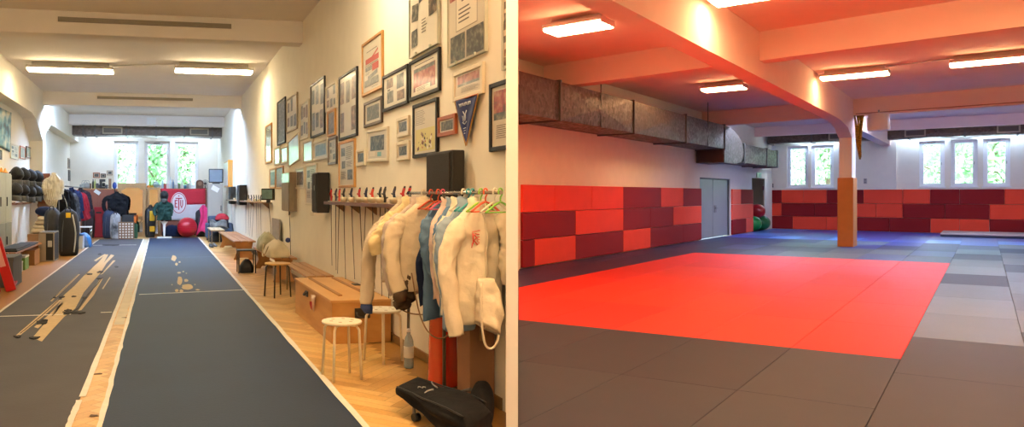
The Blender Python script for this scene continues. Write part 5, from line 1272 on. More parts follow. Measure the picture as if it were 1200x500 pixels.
# pale metal locker
t = thing('metal_locker', 'tall pale grey green metal locker with narrow doors at the picture edge', 'locker', LR, (-3.57, 16.2, 0))
lkm = M('locker_paint', 'B4B6A2', .5, var=.04)
bm = bmesh.new(); box(bm, -.23, .215, -1.3, 1.3, 0, 2.08, .006); obj('locker_body', bm, lkm, t)
for k in range(4):
    y = -1.28+k*.64; bm = bmesh.new(); box(bm, .215, .235, y+.01, y+.63, 1.0, 2.05, .004); d_ = obj('locker_door', bm, lkm, t)
    bm = bmesh.new(); box(bm, .235, .255, y+.06, y+.10, 1.35, 1.55, .004); obj('door_handle', bm, darksteel, d_)
    bm = bmesh.new(); box(bm, .215, .235, y+.01, y+.63, .08, .98, .004); d_ = obj('locker_door', bm, M('locker_dark', '8C8E80', .5), t)
    bm = bmesh.new(); box(bm, .235, .255, y+.06, y+.10, .5, .68, .004); obj('door_handle', bm, darksteel, d_)
for k in range(7):
    u, v = -3.5+.12*(k % 2), 16.0+.2*k; bm = bmesh.new(); lathe(bm, [(.07, 0), (.075, .01), (.045, .02), (.015, .10), (.012, .10)], 14)
    one('marker_cone', bm, M('cone_orange', 'E8961E', .4), 'orange marker cone on the pale locker, %s towards the masks' % ORD[k], 'marker cone', LR, (u, v, 2.083), 0, 'orange cones on the locker')
# curled posters on the wall
v1 = LR.onU(11, 0, UL)[0]; zt = LR.onU(9, 131, UL)[1]; zb = LR.onU(6, 172, UL)[1]; v0 = v1-2.2
bm = bmesh.new(); wv = v1-v0
def posf(a, b): return (-wv/2+wv*a, -.02-.06*max(0, a-.7)**1*3*(1-b)*.6, (zt-zb)*(1-b)-.10*a*(b)+.0)
sheet(bm, 14, 10, posf, .003)
one('hall_poster', bm, Mph('poster_print', '1E2A33', '5A8890', 'D9CDB0', 3.2), 'large curling dark poster high on the left wall above the locker', 'poster', LR, (UL, (v0+v1)/2, zb), pi/2)
P(-14, 2.5, 176, 187, 'black', 'full', 'little dark blue picture under the curling poster on the left wall', 60, u=UL, side='L', group=g2)
# mask rails and masks
maskm = M('mask_mesh_black', '17181A', .5, metal=.3, bump=.6, bscale=160); bibm = M('mask_bib', '2A2A2C', .8, col2='6A6A66', scale=5)
def mask_proto():
    t = thing('fencing_mask', 'mask', 'fencing mask', LR, (0, 0, 0))
    bm = bmesh.new(); t_ = bmesh.new(); bmesh.ops.create_uvsphere(t_, u_segments=20, v_segments=14, radius=.15)
    for v in t_.verts:
        if v.co.y > 0: v.co.y *= .75
        v.co.x *= .86; v.co.z *= 1.08
        if v.co.z < -.06 and v.co.y < 0: v.co.y *= .8
    for f in t_.faces: f.smooth = True
    merge(bm, t_); obj('mask_shell', bm, maskm, t)
    bm = bmesh.new(); tube(bm, [(.132*cos(2*pi*k/24), .012*cos(4*pi*k/24), .163*sin(2*pi*k/24)) for k in range(25)], .013, 6); obj('trim_band', bm, M('mask_trim', '3C3A38', .5), t)
    bm = bmesh.new()
    def bf(a, b): 
        g = (a-.5)*pi*1.1; return (sin(g)*(.115-.02*b), -cos(g)*(.11+.03*b)*(1-.1*b), -.10-.13*b*(1-.25*abs(a-.5)*2))
    sheet(bm, 14, 5, bf, .012); obj('bib', bm, bibm, t)
    bm = bmesh.new(); tube(bm, [(-.08, .08, .06), (0, .15, .02), (.08, .08, .06)], .012, 6, sub=3); obj('back_strap', bm, blk, t)
    return t
ms = None
t = thing('mask_rack', 'two wooden wall rails carrying the black fencing masks', 'rack', LR, (0, 0, 0))
for z in (1.78, 1.36):
    bm = bmesh.new(); box(bm, -3.80, -3.76, 17.6, 22.65, z-.03, z+.03, .004)
    obj('rail', bm, shelfw, t)
    for px in range(5): bm = bmesh.new(); cyl(bm, (-3.76, 18.2+px*1.0, z), (-3.58, 18.2+px*1.0, z+.04), .015, seg=8); obj('peg', bm, shelfw, t)
MK = [(19, 205, 0), (27, 205.5, 0), (35, 207, 0), (43.5, 208, 0), (17.5, 223, 1), (26, 224, 1), (34.5, 225.5, 1), (42, 225, 1), (47, 224, 1)]
for i, (px, py, r) in enumerate(MK):
    v, z = LR.onU(px, py, -3.48)
    if ms is None: ms = mask_proto(); o = ms
    else: o = dup(ms, LR.mat(0, 0))
    o.matrix_world = LR.mat(-3.48, v, z, R(55+8*(i % 3))) @ Matrix.Diagonal((1.25, 1.35, 1.2, 1))
    o['label'] = 'black fencing mask on the %s rail, %s from the pale locker' % (('upper', 'lower')[r], ORD[i if r == 0 else i-4]); o['group'] = 'fencing masks on the left wall'
# brown panel by the column
a0, b0 = LR.onV(44, 0, 22.45)[0], LR.onV(58.5, 0, 22.45)[0]; zt = LR.onV(50, 203, 22.45)[1]
t = thing('wood_panel', 'upright reddish brown wooden panel in front of the wall column', 'panel', LR, ((a0+b0)/2, 22.5, 0)); w = (b0-a0)/2
bm = bmesh.new(); box(bm, -w, w, -.02, .02, 0, zt, .004); obj('board', bm, M('panel_brown', '8A4A24', .5, var=.12, scale=3, stretch=(2, 2, .4)), t)
bm = bmesh.new(); box(bm, -w-.015, w+.015, -.03, .03, 1.25, 1.33, .006); obj('cross_rail', bm, shelfw, t)
G_('white_coat', 'cream fencing jacket with dangling straps hung on the brown panel', 'jacket', LR.mat(-3.02, 21.9, 2.24, R(18)), cream2, .24, .72, .09, .5, 21, None, None, flare=1.2)
bm = bmesh.new()
for k in range(7): tube(bm, [(-.22+.03*k, -.12, .35), (-.24+.04*k, -.16, .1), (-.12+.03*k, -.17, -.12-.02*k), (.0+.02*k, -.14, .05)], .012, 5, sub=3)
one('strap_bundle', bm, M('strap_cream', 'BFAE8C', .7), 'bundle of cream straps hanging below the cream jacket', 'straps', LR, (-2.98, 21.55, 1.42))
# bench with things on and under it
bench('low wooden bench under the mask rails with a black mat on it', -3.22, -2.78, 15.0, 18.7, .46, 'panel', 3, M('bench_left', '9A6238', .45, var=.1))
bm = bmesh.new(); box(bm, -.2, .2, -1.3, 1.3, 0, .035, .012); box(bm, -.17, .17, -1.2, .4, .035, .06, .01); one('rolled_mat', bm, M('black_mat', '191A1C', .6), 'flat black padded mat lying on the left bench', 'mat', LR, (-3.0, 16.5, .462))
def carton(lab, p, w, l, h, col, rz=0, m=None, name='storage_box', lid=None):
    t = thing(name, lab, 'box', LR, p, rz); bm = bmesh.new(); box(bm, -w/2, w/2, -l/2, l/2, 0, h*.86, .006); obj('box_body', bm, m or M('box_'+col, col, .6, var=.08, scale=5), t)
    bm = bmesh.new(); box(bm, -w/2-.006, w/2+.006, -l/2-.006, l/2+.006, h*.86, h, .005); obj('box_lid', bm, M('box_'+(lid or col), lid or col, .6), t); return t
carton('white box under the near part of the left bench', (-2.98, 15.7, 0.001), .32, .45, .22, 'CFCBBB')
carton('green box under the middle of the left bench', (-2.98, 16.4, 0.001), .32, .45, .30, '6E9A4E', lid='D8D4C4')
carton('brown cardboard box under the far part of the left bench', (-2.95, 17.6, 0.001), .30, .7, .34, 'A8794C')
carton('tan crate behind the red leaning board', (-2.95, 14.3, 0), .35, .5, .30, 'B28E5C')
# stack of folded clothes and cushion beyond the bench
for k, (c, w, h, lab) in enumerate((('C9B99A', .75, .12, 'lowest folded cream cloth of the pile by the brown panel'), ('D8CCB0', .66, .11, 'second folded cream cloth of the pile by the brown panel'), ('B7A78C', .56, .11, 'third folded beige cloth of the pile by the brown panel'), ('DDD3BB', .46, .11, 'topmost folded cream cloth under the navy cushion'))):
    bm = bmesh.new(); R_ = []
    for i in range(9):
        q = i/8; s = sin(min(1, max(0, q*(1-q)*4))*pi/2)**.25 if 0 < q < 1 else .86
        R_.append([(cos(2*pi*j/28)*(abs(cos(2*pi*j/28))**4+abs(sin(2*pi*j/28))**4)**-.25*w/2*s*(1+.05*N3(j*.5, q*3, k)), sin(2*pi*j/28)*(abs(cos(2*pi*j/28))**4+abs(sin(2*pi*j/28))**4)**-.25*.32*s, h*q) for j in range(28)])
    loft(bm, R_); one('folded_cloth', bm, cloth('fold_'+c, c, .06), lab, 'folded cloth', LR, (-3.05, 20.6+.05*k, .56+k*.112), 0, 'folded clothes by the panel')
carton('low brown chest under the pile of folded clothes', (-3.05, 20.6, 0), .8, .9, .555, '8C6A4A', name='low_chest')
bm = bmesh.new(); ball(bm, (0, 0, .13), .22, 20, sc=(1.15, .8, .6)); one('navy_cushion', bm, dnv, 'navy blue cushion on top of the folded clothes', 'cushion', LR, (-3.1, 20.7, 1.02))
# aluminium case
u, v = FL(58, 306)
t = thing('flight_case', 'black and aluminium flight case standing on the parquet by the strip', 'case', LR, (u-.05, v+.3, 0))
bm = bmesh.new(); box(bm, -.17, .17, -.38, .38, .0, .70, .01); obj('case_shell', bm, M('case_black', '202022', .45), t)
bm = bmesh.new()
for x in (-.175, .145):
    for y in (-.385, .355): box(bm, x, x+.03, y, y+.03, 0, .705, .004)
for z in (0, .675):
    for y in (-.385, .355): box(bm, -.175, .175, y, y+.03, z, z+.03, .004)
    for x in (-.175, .145): box(bm, x, x+.03, -.385, .385, z, z+.03, .004)
box(bm, -.19, -.02, -.39, -.385, .03, .67, .003)
obj('aluminium_edges', bm, M('alu', 'B9B2A2', .35, metal=.8), t)
bm = bmesh.new(); box(bm, .02, .12, -.39, -.382, .35, .5, .003); obj('white_sticker', bm, M('sticker', 'C8C8C4', .5), t)
# big black wheel bag and neighbours
def tallbag(lab, p, w, d, h, m, seed, rz=0, lean=0, name='wheel_bag', extra=None):
    t = thing(name, lab, 'bag', LR, p, rz); bm = bmesh.new(); R_ = []; n = 26
    for i in range(14):
        q = i/13; s = (.92+.14*sin(q*pi)) if q < .85 else .92*sqrt(max(.08, 1-((q-.85)/.16)**2))
        if i == 0: s = .84
        R_.append([(cos(2*pi*k/n)*(abs(cos(2*pi*k/n))**3+abs(sin(2*pi*k/n))**3)**(-1/3)*w/2*s*(1+.14*N3(k*.6, q*4, seed))+lean*q, sin(2*pi*k/n)*(abs(cos(2*pi*k/n))**3+abs(sin(2*pi*k/n))**3)**(-1/3)*d/2*s*(1+.14*N3(k*.5, q*4, seed+5)), h*q) for k in range(n)])
    loft(bm, R_); obj('bag_body', bm, m, t)
    bm = bmesh.new(); tube(bm, [(-w*.12+lean, -d*.3, h*.93), (-w*.1+lean, -d*.36, h*1.03), (w*.1+lean, -d*.36, h*1.03), (w*.12+lean, -d*.3, h*.93)], .014, 6, sub=3); obj('carry_handle', bm, blk, t)
    bm = bmesh.new(); tube(bm, [(-w*.28, -d*.54, h*.1), (-w*.26+lean*.5, -d*.57, h*.5), (-w*.18+lean, -d*.42, h*.86)], .010, 5, sub=3); obj('zip_line', bm, M('zip_grey', '4A4C50', .5), t)
    return t
u, v = FL(79, 300)
t = tallbag('big black wheeled fencing bag with a yellow tag by the strip edge', (u, v+.25, 0), .50, .42, 1.22, nyl, 3)
bm = bmesh.new(); box(bm, -.04, .08, -.245, -.235, 1.0, 1.13, .003); obj('yellow_tag', bm, M('tag_yellow', 'D9B422', .5), t)
bm = bmesh.new(); tube(bm, [(.16, -.22, .1), (.20, -.20, .6), (.12, -.2, 1.08)], .02, 6, sub=3); obj('grey_strip', bm, M('zip_pale', 'B0B4BA', .5), t)
tallbag('dark grey bag squeezed between the flight case and the big black bag', (-2.86, 20.45, 0), .40, .42, 1.25, M('nylon_grey', '222428', .6, col2='383A40', scale=4), 9)
tallbag('black bag with mesh pocket behind the big black bag', (-2.65, 21.2, 0), .45, .45, 1.05, nyl, 14)
dg = 'dark coats on the far left stand'
stand = thing('coat_stand', 'dark coat stand bar holding jackets along the left wall', 'coat stand', LR, (0, 0, 0))
bm = bmesh.new(); tube(bm, [(-2.95, 22.3, 1.86), (-2.75, 27.0, 1.86)], .02, 8); obj('bar', bm, darksteel, stand)
for (x, y) in ((-2.95, 22.35), (-2.75, 26.95)): bm = bmesh.new(); cyl(bm, (x, y, 0), (x, y, 1.86), .02, seg=8); obj('post', bm, darksteel, stand)
for i, (v, m, lab) in enumerate(((22.9, cloth('coat_black', '15161A', .2), 'black coat with pale collar lining, first on the left stand'), (23.9, cloth('coat_grey', '3E4044', .4), 'dark grey patterned jacket, second on the left stand'), (24.8, cloth('coat_navy', '161E3A', .2), 'navy blue coat, third on the left stand'), (25.7, cloth('coat_red', '7E1822', .2), 'red coat, fourth on the left stand'), (26.5, cloth('coat_dark', '241C22', .2), 'dark coat, last on the left stand'))):
    G_('winter_coat', lab, 'coat', LR.mat(-2.98+.05*i, v, 1.84-.08*(i%2), R(20)) @ Matrix.Rotation(-.26+.05*(i%3), 4, 'Y'), m, .27, 1.0, .12, .70, 30+i, None, dg, mc=cream if i == 0 else None)
u, v = FL(103, 284)
t = thing('side_table', 'small white table with thin legs at the far end of the grey strip', 'table', LR, (u-.1, v+.2, 0))
bm = bmesh.new(); box(bm, -.2, .2, -.3, .3, .5, .53, .006); obj('table_top', bm, lamp_w, t)
for x in (-.18, .18):
    for y in (-.27, .27): bm = bmesh.new(); cyl(bm, (x, y, 0), (x, y, .5), .012, seg=8); obj('leg', bm, chrome, t)
u, v = FL(97, 290); softbag('grey_blue_bag', 'slate blue plastic bag on the floor beside the coats', 'bag', (u, v+.4, 0), .5, .7, .42, M('slate_plastic', '4A6A92', .4, var=.2), seed=31)
u, v = FL(103, 288); softbag('bright_blue_bag', 'little bright blue bag touching the strip edge', 'bag', (u+.05, v-.5, 0), .2, .3, .34, M('bright_blue', '1E7AD0', .4), seed=33)
carton('white blue box among the bags under the coats', (-2.5, 22.4, 0), .5, .5, .45, 'C8D0D8', lid='3A6AA0')
# red leaning board and grey crate near the picture edge
u, v = FL(15, 341)
t = thing('red_board', 'red leaning board with a pale panel beside the grey strip', 'board', LR, (u-.03, v, 0)); t.matrix_world = t.matrix_world @ Matrix.Rotation(R(-14), 4, 'Y') @ Matrix.Rotation(R(8), 4, 'X')
bm = bmesh.new(); box(bm, -.07, .09, -.03, .03, .01, .92, .008); box(bm, -.02, .04, -.03, .5, .01, .05, .005); obj('board_frame', bm, M('board_red', 'C01C1E', .35), t)
bm = bmesh.new(); box(bm, -.045, .045, -.036, -.028, .44, .88, .003); obj('pale_panel', bm, M('board_pink', 'E8A8A0', .4), t)
t = carton('grey crate at the picture edge behind the red board', (-2.72, 13.6, 0), .45, .8, .52, '5A5A58', name='grey_crate')
t = thing('red_board', 'second red board cut by the picture edge, left of the leaning one', 'board', LR, (-2.62, 12.6, 0)); bm = bmesh.new(); box(bm, -.05, .05, -.02, .02, 0, .9, .006); obj('board_frame', bm, M('board_red'), t)
t.matrix_world = t.matrix_world @ Matrix.Rotation(R(-14), 4, 'Y')
bm = bmesh.new(); box(bm, -.03, .03, -.024, -.018, .3, .8, .003); obj('pale_panel', bm, M('board_pink'), t)

# ================================================================ FAR END OF THE FENCING HALL
def V(px, v): return LR.onV(px, 0, v)[0]
def ZZ(py, v, px=190): return LR.onV(px, py, v)[1]
vc = 28.95; cupm = M('cupboard_brown', '8A4E3A', .55, var=.06, scale=2)
def cupboard(lab, pa, pb, h=1.84, m=cupm, v=vc, d=.6, doors=2):
    a, b = V(pa, v), V(pb, v); t = thing('low_cupboard', lab, 'cupboard', LR, ((a+b)/2, v+d/2, 0), 0, 'brown cupboards below the windows'); w = (b-a)/2-.005
    bm = bmesh.new(); box(bm, -w, w, -d/2, d/2, 0, h-.04, .004); obj('cupboard_body', bm, m, t)
    bm = bmesh.new(); box(bm, -w-.004, w+.004, -d/2-.02, d/2, h-.04, h, .004); obj('worktop', bm, M('worktop_tan', 'B98E60', .5), t)
    for k in range(doors):
        x0 = -w+2*w*k/doors+.01; x1 = -w+2*w*(k+1)/doors-.01; bm = bmesh.new(); box(bm, x0, x1, -d/2-.02, -d/2, .08, h-.06, .004); dr = obj('cupboard_door', bm, m, t)
        bm = bmesh.new(); box(bm, x1-.08, x1-.06, -d/2-.045, -d/2-.02, h*.5, h*.5+.14, .004); obj('door_handle', bm, chrome, dr)
cupboard('wide reddish brown cupboard under the small end wall pictures', 94, 138, doors=2)
cupboard('tan cupboard hidden behind the big mirrors', 138, 188, m=M('cupboard_tan', 'B08A5E', .55, var=.05), doors=2)
cupboard('reddish brown cupboard behind the red and white club flag', 188, 242.5, doors=3)
a, b = V(110.5, vc-.03), V(117.5, vc-.03)
bm = bmesh.new(); box(bm, -.12, .12, -.006, 0, -.07, .07); o = one('paper_note', bm, M('note_white', 'E8E8E8', .6), 'white paper note stuck askew on the reddish brown cupboard', 'note', LR, ((a+b)/2, vc-.025, ZZ(225, vc))); o.matrix_world = o.matrix_world @ Matrix.Rotation(.6, 4, 'Y')
def bottle(bm, r, h, neck=.35): lathe(bm, [(r*.9, 0), (r, h*.03), (r, h*(1-neck)), (r*.4, h*(1-neck*.5)), (r*.38, h)], 12)
ts = 1.842
TOPS = [(95, 'mug', '8C8E90', 'grey mug'), (98.5, 'pot', 'A8AAA8', 'steel kettle'), (102, 'pot', '9A9A98', 'round steel pot'), (105.5, 'box', '6E5440', 'brown tin'), (109, 'bottle', '3A3A30', 'dark oil bottle'), (111.5, 'bottle', 'A8B060', 'yellow green bottle'), (114, 'box', '3C4048', 'dark tin'), (117.5, 'mug', '5A6068', 'slate mug'), (120.5, 'machine', '202226', 'black coffee machine'), (124.5, 'mug', '4A4E56', 'dark mug'), (129, 'box', '8C6A50', 'upright brown book box'), (174, 'ball', 'E88A2A', 'orange fruit'), (176, 'bottle', '7AA83A', 'green bottle'), (178.2, 'ball', 'D8B43A', 'yellow fruit'), (182.5, 'globe', '9FB6B4', 'pale teal globe'), (187.5, 'mug', 'D8D8D4', 'white mug'), (190.5, 'bottle', 'B8D0D8', 'clear bottle'), (193.5, 'box', 'B04A4A', 'small red tin'), (196.5, 'box', 'E4D8D8', 'white pink packet'), (200, 'bottle', 'C8D8E0', 'tall clear bottle'), (203, 'bottle', '6A88A8', 'blue bottle'), (206, 'mug', 'C8C8C8', 'pale cup'), (210, 'box', '5A6A4A', 'green packet'), (213.5, 'bottle', 'D0D0C8', 'white bottle'), (217, 'mug', '3A6A8A', 'blue cup'), (220, 'box', '8A8A88', 'grey packet'), (223, 'bottle', 'E0E4E8', 'slim clear bottle')]
for px, k, c, nm in TOPS:
    u = V(px, vc+.2); bm = bmesh.new(); m = M('item_'+c, c, .35, var=.1, scale=9)
    if k == 'mug': lathe(bm, [(.05, 0), (.06, .01), (.065, .15), (.055, .15), (.05, .02)], 14); tube(bm, [(.06, 0, .12), (.10, 0, .10), (.10, 0, .05), (.06, 0, .03)], .01, 6, sub=2)
    elif k == 'pot': lathe(bm, [(.09, 0), (.12, .03), (.12, .16), (.08, .20), (.02, .22), (.02, .25)], 16); tube(bm, [(-.10, 0, .18), (-.06, 0, .3), (.06, 0, .3), (.10, 0, .18)], .01, 6, sub=3)
    elif k == 'box': box(bm, -.055, .055, -.04, .04, 0, .2 if nm != 'upright brown book box' else .38, .005); box(bm, -.05, .05, -.042, -.04, .05, .13)
    elif k == 'bottle': bottle(bm, .045, .36 if 'slim' not in nm and 'tall' not in nm else .46)
    elif k == 'machine': box(bm, -.12, .10, -.1, .1, 0, .06, .01); box(bm, -.12, -.02, -.1, .1, .06, .3, .01); box(bm, -.12, .1, -.1, .1, .26, .36, .01); lathe(bm, [(.03, .07), (.055, .09), (.055, .2), (.03, .22)], 12, mat=Matrix.Translation((.04, 0, 0)))
    elif k == 'ball': ball(bm, (0, 0, .07), .07, 14, sc=(1, 1, .95)); cyl(bm, (0, 0, .13), (.005, 0, .16), .006, seg=5)
    elif k == 'globe': ball(bm, (0, 0, .16), .13, 18); lathe(bm, [(.07, 0), (.07, .01), (.02, .03), (.02, .05)], 12)
    one({'mug': 'mug', 'pot': 'kettle', 'box': 'tin_box', 'bottle': 'bottle', 'machine': 'coffee_machine', 'ball': 'fruit', 'globe': 'globe'}[k], bm, m, nm+' on the worktop in front of the %s' % ('end wall pictures' if px < 133 else 'windows'), {'box': 'tin', 'ball': 'fruit', 'pot': 'pot', 'machine': 'coffee machine'}.get(k, k), LR, (u, vc+.18+.05*(int(px) % 3), ts))
# arched mantel clock
t = thing('arched_clock', 'brown arched mantel clock at the locker end of the worktop', 'clock', LR, (V(234, vc+.2), vc+.2, ts))
bm = bmesh.new(); prism(bm, [(-.15, 0), (.15, 0), (.15, .22)]+[(.15*cos(k*pi/10), .22+.13*sin(k*pi/10)) for k in range(1, 10)]+[(-.15, .22)], 'y', -.06, .06); obj('clock_case', bm, M('clock_brown', '5A3A2A', .45), t)
bm = bmesh.new(); lathe(bm, [(.085, 0), (.085, .008), (.07, .012)], 20, mat=Matrix.Translation((0, -.06, .2)) @ Matrix.Rotation(R(90), 4, 'X')); obj('clock_face', bm, M('clock_face', '8A6A50', .4), t)
# mirrors
def mirror(lab, pa, pb, ya, yb, v, arch=False):
    a, b = V(pa, v), V(pb, v); zt = ZZ(ya, v); t = thing('framed_mirror', lab, 'mirror', LR, ((a+b)/2, v, .0), 0, 'framed mirrors at the far end'); w = (b-a)/2; f = .14 if arch else .08
    bm = bmesh.new(); box(bm, -w, -w+f, -.03, .03, 0, zt, .006); box(bm, w-f, w, -.03, .03, 0, zt, .006); box(bm, -w+f, w-f, -.03, .03, 0, f*1.2, .006); box(bm, -w+f, w-f, -.03, .03, zt-f, zt, .006)
    if arch: prism(bm, [(-w+f, zt-f), (w-f, zt-f), (w-f, zt-f-.16), (w-f-.16, zt-f-.04), (-w+f+.16, zt-f-.04), (-w+f, zt-f-.16)], 'y', -.034, .03)
    obj('mirror_frame', bm, M('mirror_frame_tan', 'B08A5C', .45, var=.08), t)
    bm = bmesh.new(); box(bm, -w+f*.9, w-f*.9, -.012, -.004, f, zt-f*.9); obj('mirror_glass', bm, M('mirror_silver', 'F4F2EC', .03, metal=1.), t)
mirror('wide mirror in a tan frame with arched corners leaning on the cupboards', 138, 171.5, 214.5, 275, 28.45, True)
mirror('narrower framed mirror beside the mannequin with green jacket', 172.5, 187.5, 219.5, 275, 28.6)
# flag with letters
vf = vc-.07; a, b = V(188.5, vf), V(240.5, vf); zt = ZZ(220.5, vf); zb = ZZ(258, vf)
t = thing('club_flag', 'red and white club flag with a round lettered emblem hung on the cupboards', 'flag', LR, ((a+b)/2, vf, zb)); w = (b-a)/2; h = zt-zb
for nm_, q0, q1, m in (('red_field', .5, 1., M('flag_red', 'C01F36', .7, var=.04)), ('white_field', 0., .5, M('flag_white', 'D8D4D8', .7, var=.03))):
    bm = bmesh.new(); sheet(bm, 24, 6, lambda x, y: (-w+2*w*x, -.012*sin(x*14)*(1-(q0+(q1-q0)*y)), h*(q0+(q1-q0)*y)-.03*sin(x*pi)*(q0+(q1-q0)*y)), .004); obj(nm_, bm, m, t)
ex = LR.onV(209.5, 0, vf)[0]-(a+b)/2; ez = ZZ(238, vf)-zb; er = .27
bm = bmesh.new(); lathe(bm, [(er*1.12, 0), (er*1.12, .004)], 36, mat=Matrix.Translation((ex, -.02, ez)) @ Matrix.Diagonal((1, 1, 1.42, 1)) @ Matrix.Rotation(R(90), 4, 'X')); em = obj('emblem_disc', bm, M('emblem_white', 'ECE6EA', .6), t)
bm = bmesh.new(); P_ = [(ex+er*cos(2*pi*k/36), -.027, ez+er*1.42*sin(2*pi*k/36)) for k in range(37)]; tube(bm, P_, .014, 6); ball(bm, (ex, -.027, ez+.285), .026, 8); obj('emblem_ring', bm, M('emblem_crimson', 'B41C34', .6), em)
bm = bmesh.new()
def lt(x0, x1, z0, z1): box(bm, ex+x0, ex+x1, -.030, -.024, ez+z0, ez+z1)
lt(-.16, -.12, -.17, .13); lt(-.16, -.05, .09, .13); lt(-.16, -.07, -.03, .01); lt(-.16, -.05, -.17, -.13)      # E
lt(-.13, .13, .17, .21); lt(-.02, .02, -.26, .21)                                                       # T
lt(.055, .09, -.08, .13); lt(.13, .165, -.08, .13); prism(bm, [(ex+.055, ez-.08), (ex+.09, ez-.08), (ex+.11, ez-.14), (ex+.13, ez-.08), (ex+.165, ez-.08), (ex+.12, ez-.19), (ex+.10, ez-.19)], 'y', -.030, -.024)   # V
obj('emblem_letters', bm, M('emblem_crimson'), em)
# red upright panel and dark neighbour, jackets on a stand
a, b = V(110.5, 28.2), V(121.5, 28.2)
t = thing('red_mat', 'upright dark red gym panel standing before the brown cupboard', 'panel', LR, ((a+b)/2, 28.2, 0)); bm = bmesh.new(); box(bm, -(b-a)/2, (b-a)/2, -.08, .08, 0, ZZ(242, 28.2), .02); obj('panel_body', bm, M('panel_red', '9A1420', .6, var=.08), t)
bm = bmesh.new(); box(bm, -.1, .1, -.095, -.08, .9, .96, .004); obj('carry_strap', bm, blk, t)
tallbag('dark brown bag beside the dark red panel', (V(104, 28.0), 28.0, 0), .42, .4, 1.15, M('nylon_brown', '2E1C1C', .6, var=.2), 41)
G_('black_coat', 'broad black jacket hung before the wide mirror', 'coat', LR.mat(V(137, 27.6), 27.6, 1.72, 0), MATS['coat_black'], .40, .85, .16, .6, 51, None, 'jackets at the mirror')
tallbag('black garment bag hanging low left of the patterned crate', (V(128, 27.5), 27.5, 0), .45, .35, 1.05, M('nylon_navy'), 43)
tallbag('black bag with white stripe under the broad black jacket', (V(135.5, 27.0), 26.95, 0), .36, .32, .95, M('nylon_mix', '17181C', .6, col2='C8C8C8', scale=3), 45)
t = thing('coat_stand', 'thin coat stand carrying the broad black jacket', 'coat stand', LR, (V(134.5, 27.85), 27.85, 0)); bm = bmesh.new(); cyl(bm, (0, 0, 0), (0, 0, 1.95), .02, seg=8); obj('pole', bm, darksteel, t)
bm = bmesh.new(); tube(bm, [(-.2, 0, 0), (0, 0, .06), (.2, 0, 0)], .02, 6); tube(bm, [(0, -.2, 0), (0, 0, .06), (0, .2, 0)], .02, 6); obj('foot', bm, darksteel, t)
bm = bmesh.new(); ball(bm, (0, 0, .1), .1, 12, sc=(.8, .8, 1.3)); one('blue_hat', bm, M('cap_blue', '23408C', .6), 'blue cap hung on top of the thin coat stand', 'cap', LR, (V(134.5, 27.85), 27.7, 1.84))
# patterned crate, black box, orange, green
t = thing('patterned_crate', 'brown crate printed with white dots, standing before the wide mirror', 'crate', LR, (V(148, 26.9), 26.95, 0)); bm = bmesh.new(); box(bm, -.27, .27, -.2, .2, 0, .62, .006); 
for i in range(5):
    for j in range(6): box(bm, -.24+i*.105, -.24+i*.105+.06, -.204, -.2, .05+j*.095, .05+j*.095+.05, mi=1)
obj('crate_body', bm, [M('crate_brown', '7A5A40', .6), M('crate_white', 'D8D0C0', .6)], t)
carton('black box stacked on the dotted crate', (V(150, 26.9), 26.95, .622), .40, .34, .24, '1C1C20', name='black_box')
carton('little orange box between the crate and the wide mirror', (V(157, 27.4), 27.4, .55), .16, .2, .24, 'E07020', name='orange_box')
tallbag('dark green bag right of the dotted crate', (V(158, 27.4), 27.4, 0), .22, .3, .55, M('green_cloth', '1E4A34', .7, var=.2), 47)
t = tallbag('black bag with two yellow pockets between the mirrors', (V(176, 27.9), 27.9, 0), .38, .34, 1.15, nyl, 49)
for z_a, z_b in ((.22, .42), (.62, 1.0)):
    bm = bmesh.new(); box(bm, -.02, .17, -.21, -.17, z_a, z_b, .02); obj('yellow_pocket', bm, M('pocket_yellow', 'D8A81E', .6), t)
# mannequin stand with mask and green jacket on a scale-like foot
um = V(192.5, 27.2)
G_('green_jacket', 'dark green coaching jacket on a stand under a black mask', 'jacket', LR.mat(um, 27.2, 1.45, 0), cloth('green_black', '24403A', .25), .30, .72, .13, .5, 61, None, None)
o = dup(ms, LR.mat(um, 27.15, 1.56, 0) @ Matrix.Diagonal((1.1, 1.1, 1.1, 1)), 'black fencing mask on top of the green jacket stand', 'mask at the far end')
t = thing('display_stand', 'white metal stand with flat foot carrying the green jacket', 'stand', LR, (um, 27.2, 0)); bm = bmesh.new(); cyl(bm, (0, 0, .04), (0, 0, 1.36), .028, seg=10); obj('pole', bm, lamp_w, t)
bm = bmesh.new(); prism(bm, [(-.14, .62), (.14, .62), (.05, .5), (.03, .06), (-.03, .06), (-.05, .5)], 'y', -.03, .03); obj('bracket_plate', bm, lamp_w, t)
bm = bmesh.new(); box(bm, -.27, .27, -.22, .22, .0, .05, .01); obj('foot_plate', bm, lamp_w, t)
# red exercise ball
r = .375; u = V(220.5, 26.6); bm = bmesh.new(); ball(bm, (0, 0, r), r, 32)
for k in range(-4, 5):
    q = k*.08; rr = sqrt(r*r-q*q); tube(bm, [(rr*cos(s*pi/15)*1.003, rr*sin(s*pi/15)*1.003, r+q) for s in range(31)], .004, 4)
one('exercise_ball', bm, M('ball_red', 'B4182A', .3), 'large dark red exercise ball at the end of the blue strip', 'exercise ball', LR, (u, 27.6, .001))
softbag('navy_heap', 'navy crumpled clothing heap behind the red exercise ball', 'clothes heap', (V(202, 28.2), 28.25, 0), .8, .6, .42, dnv, seed=71)
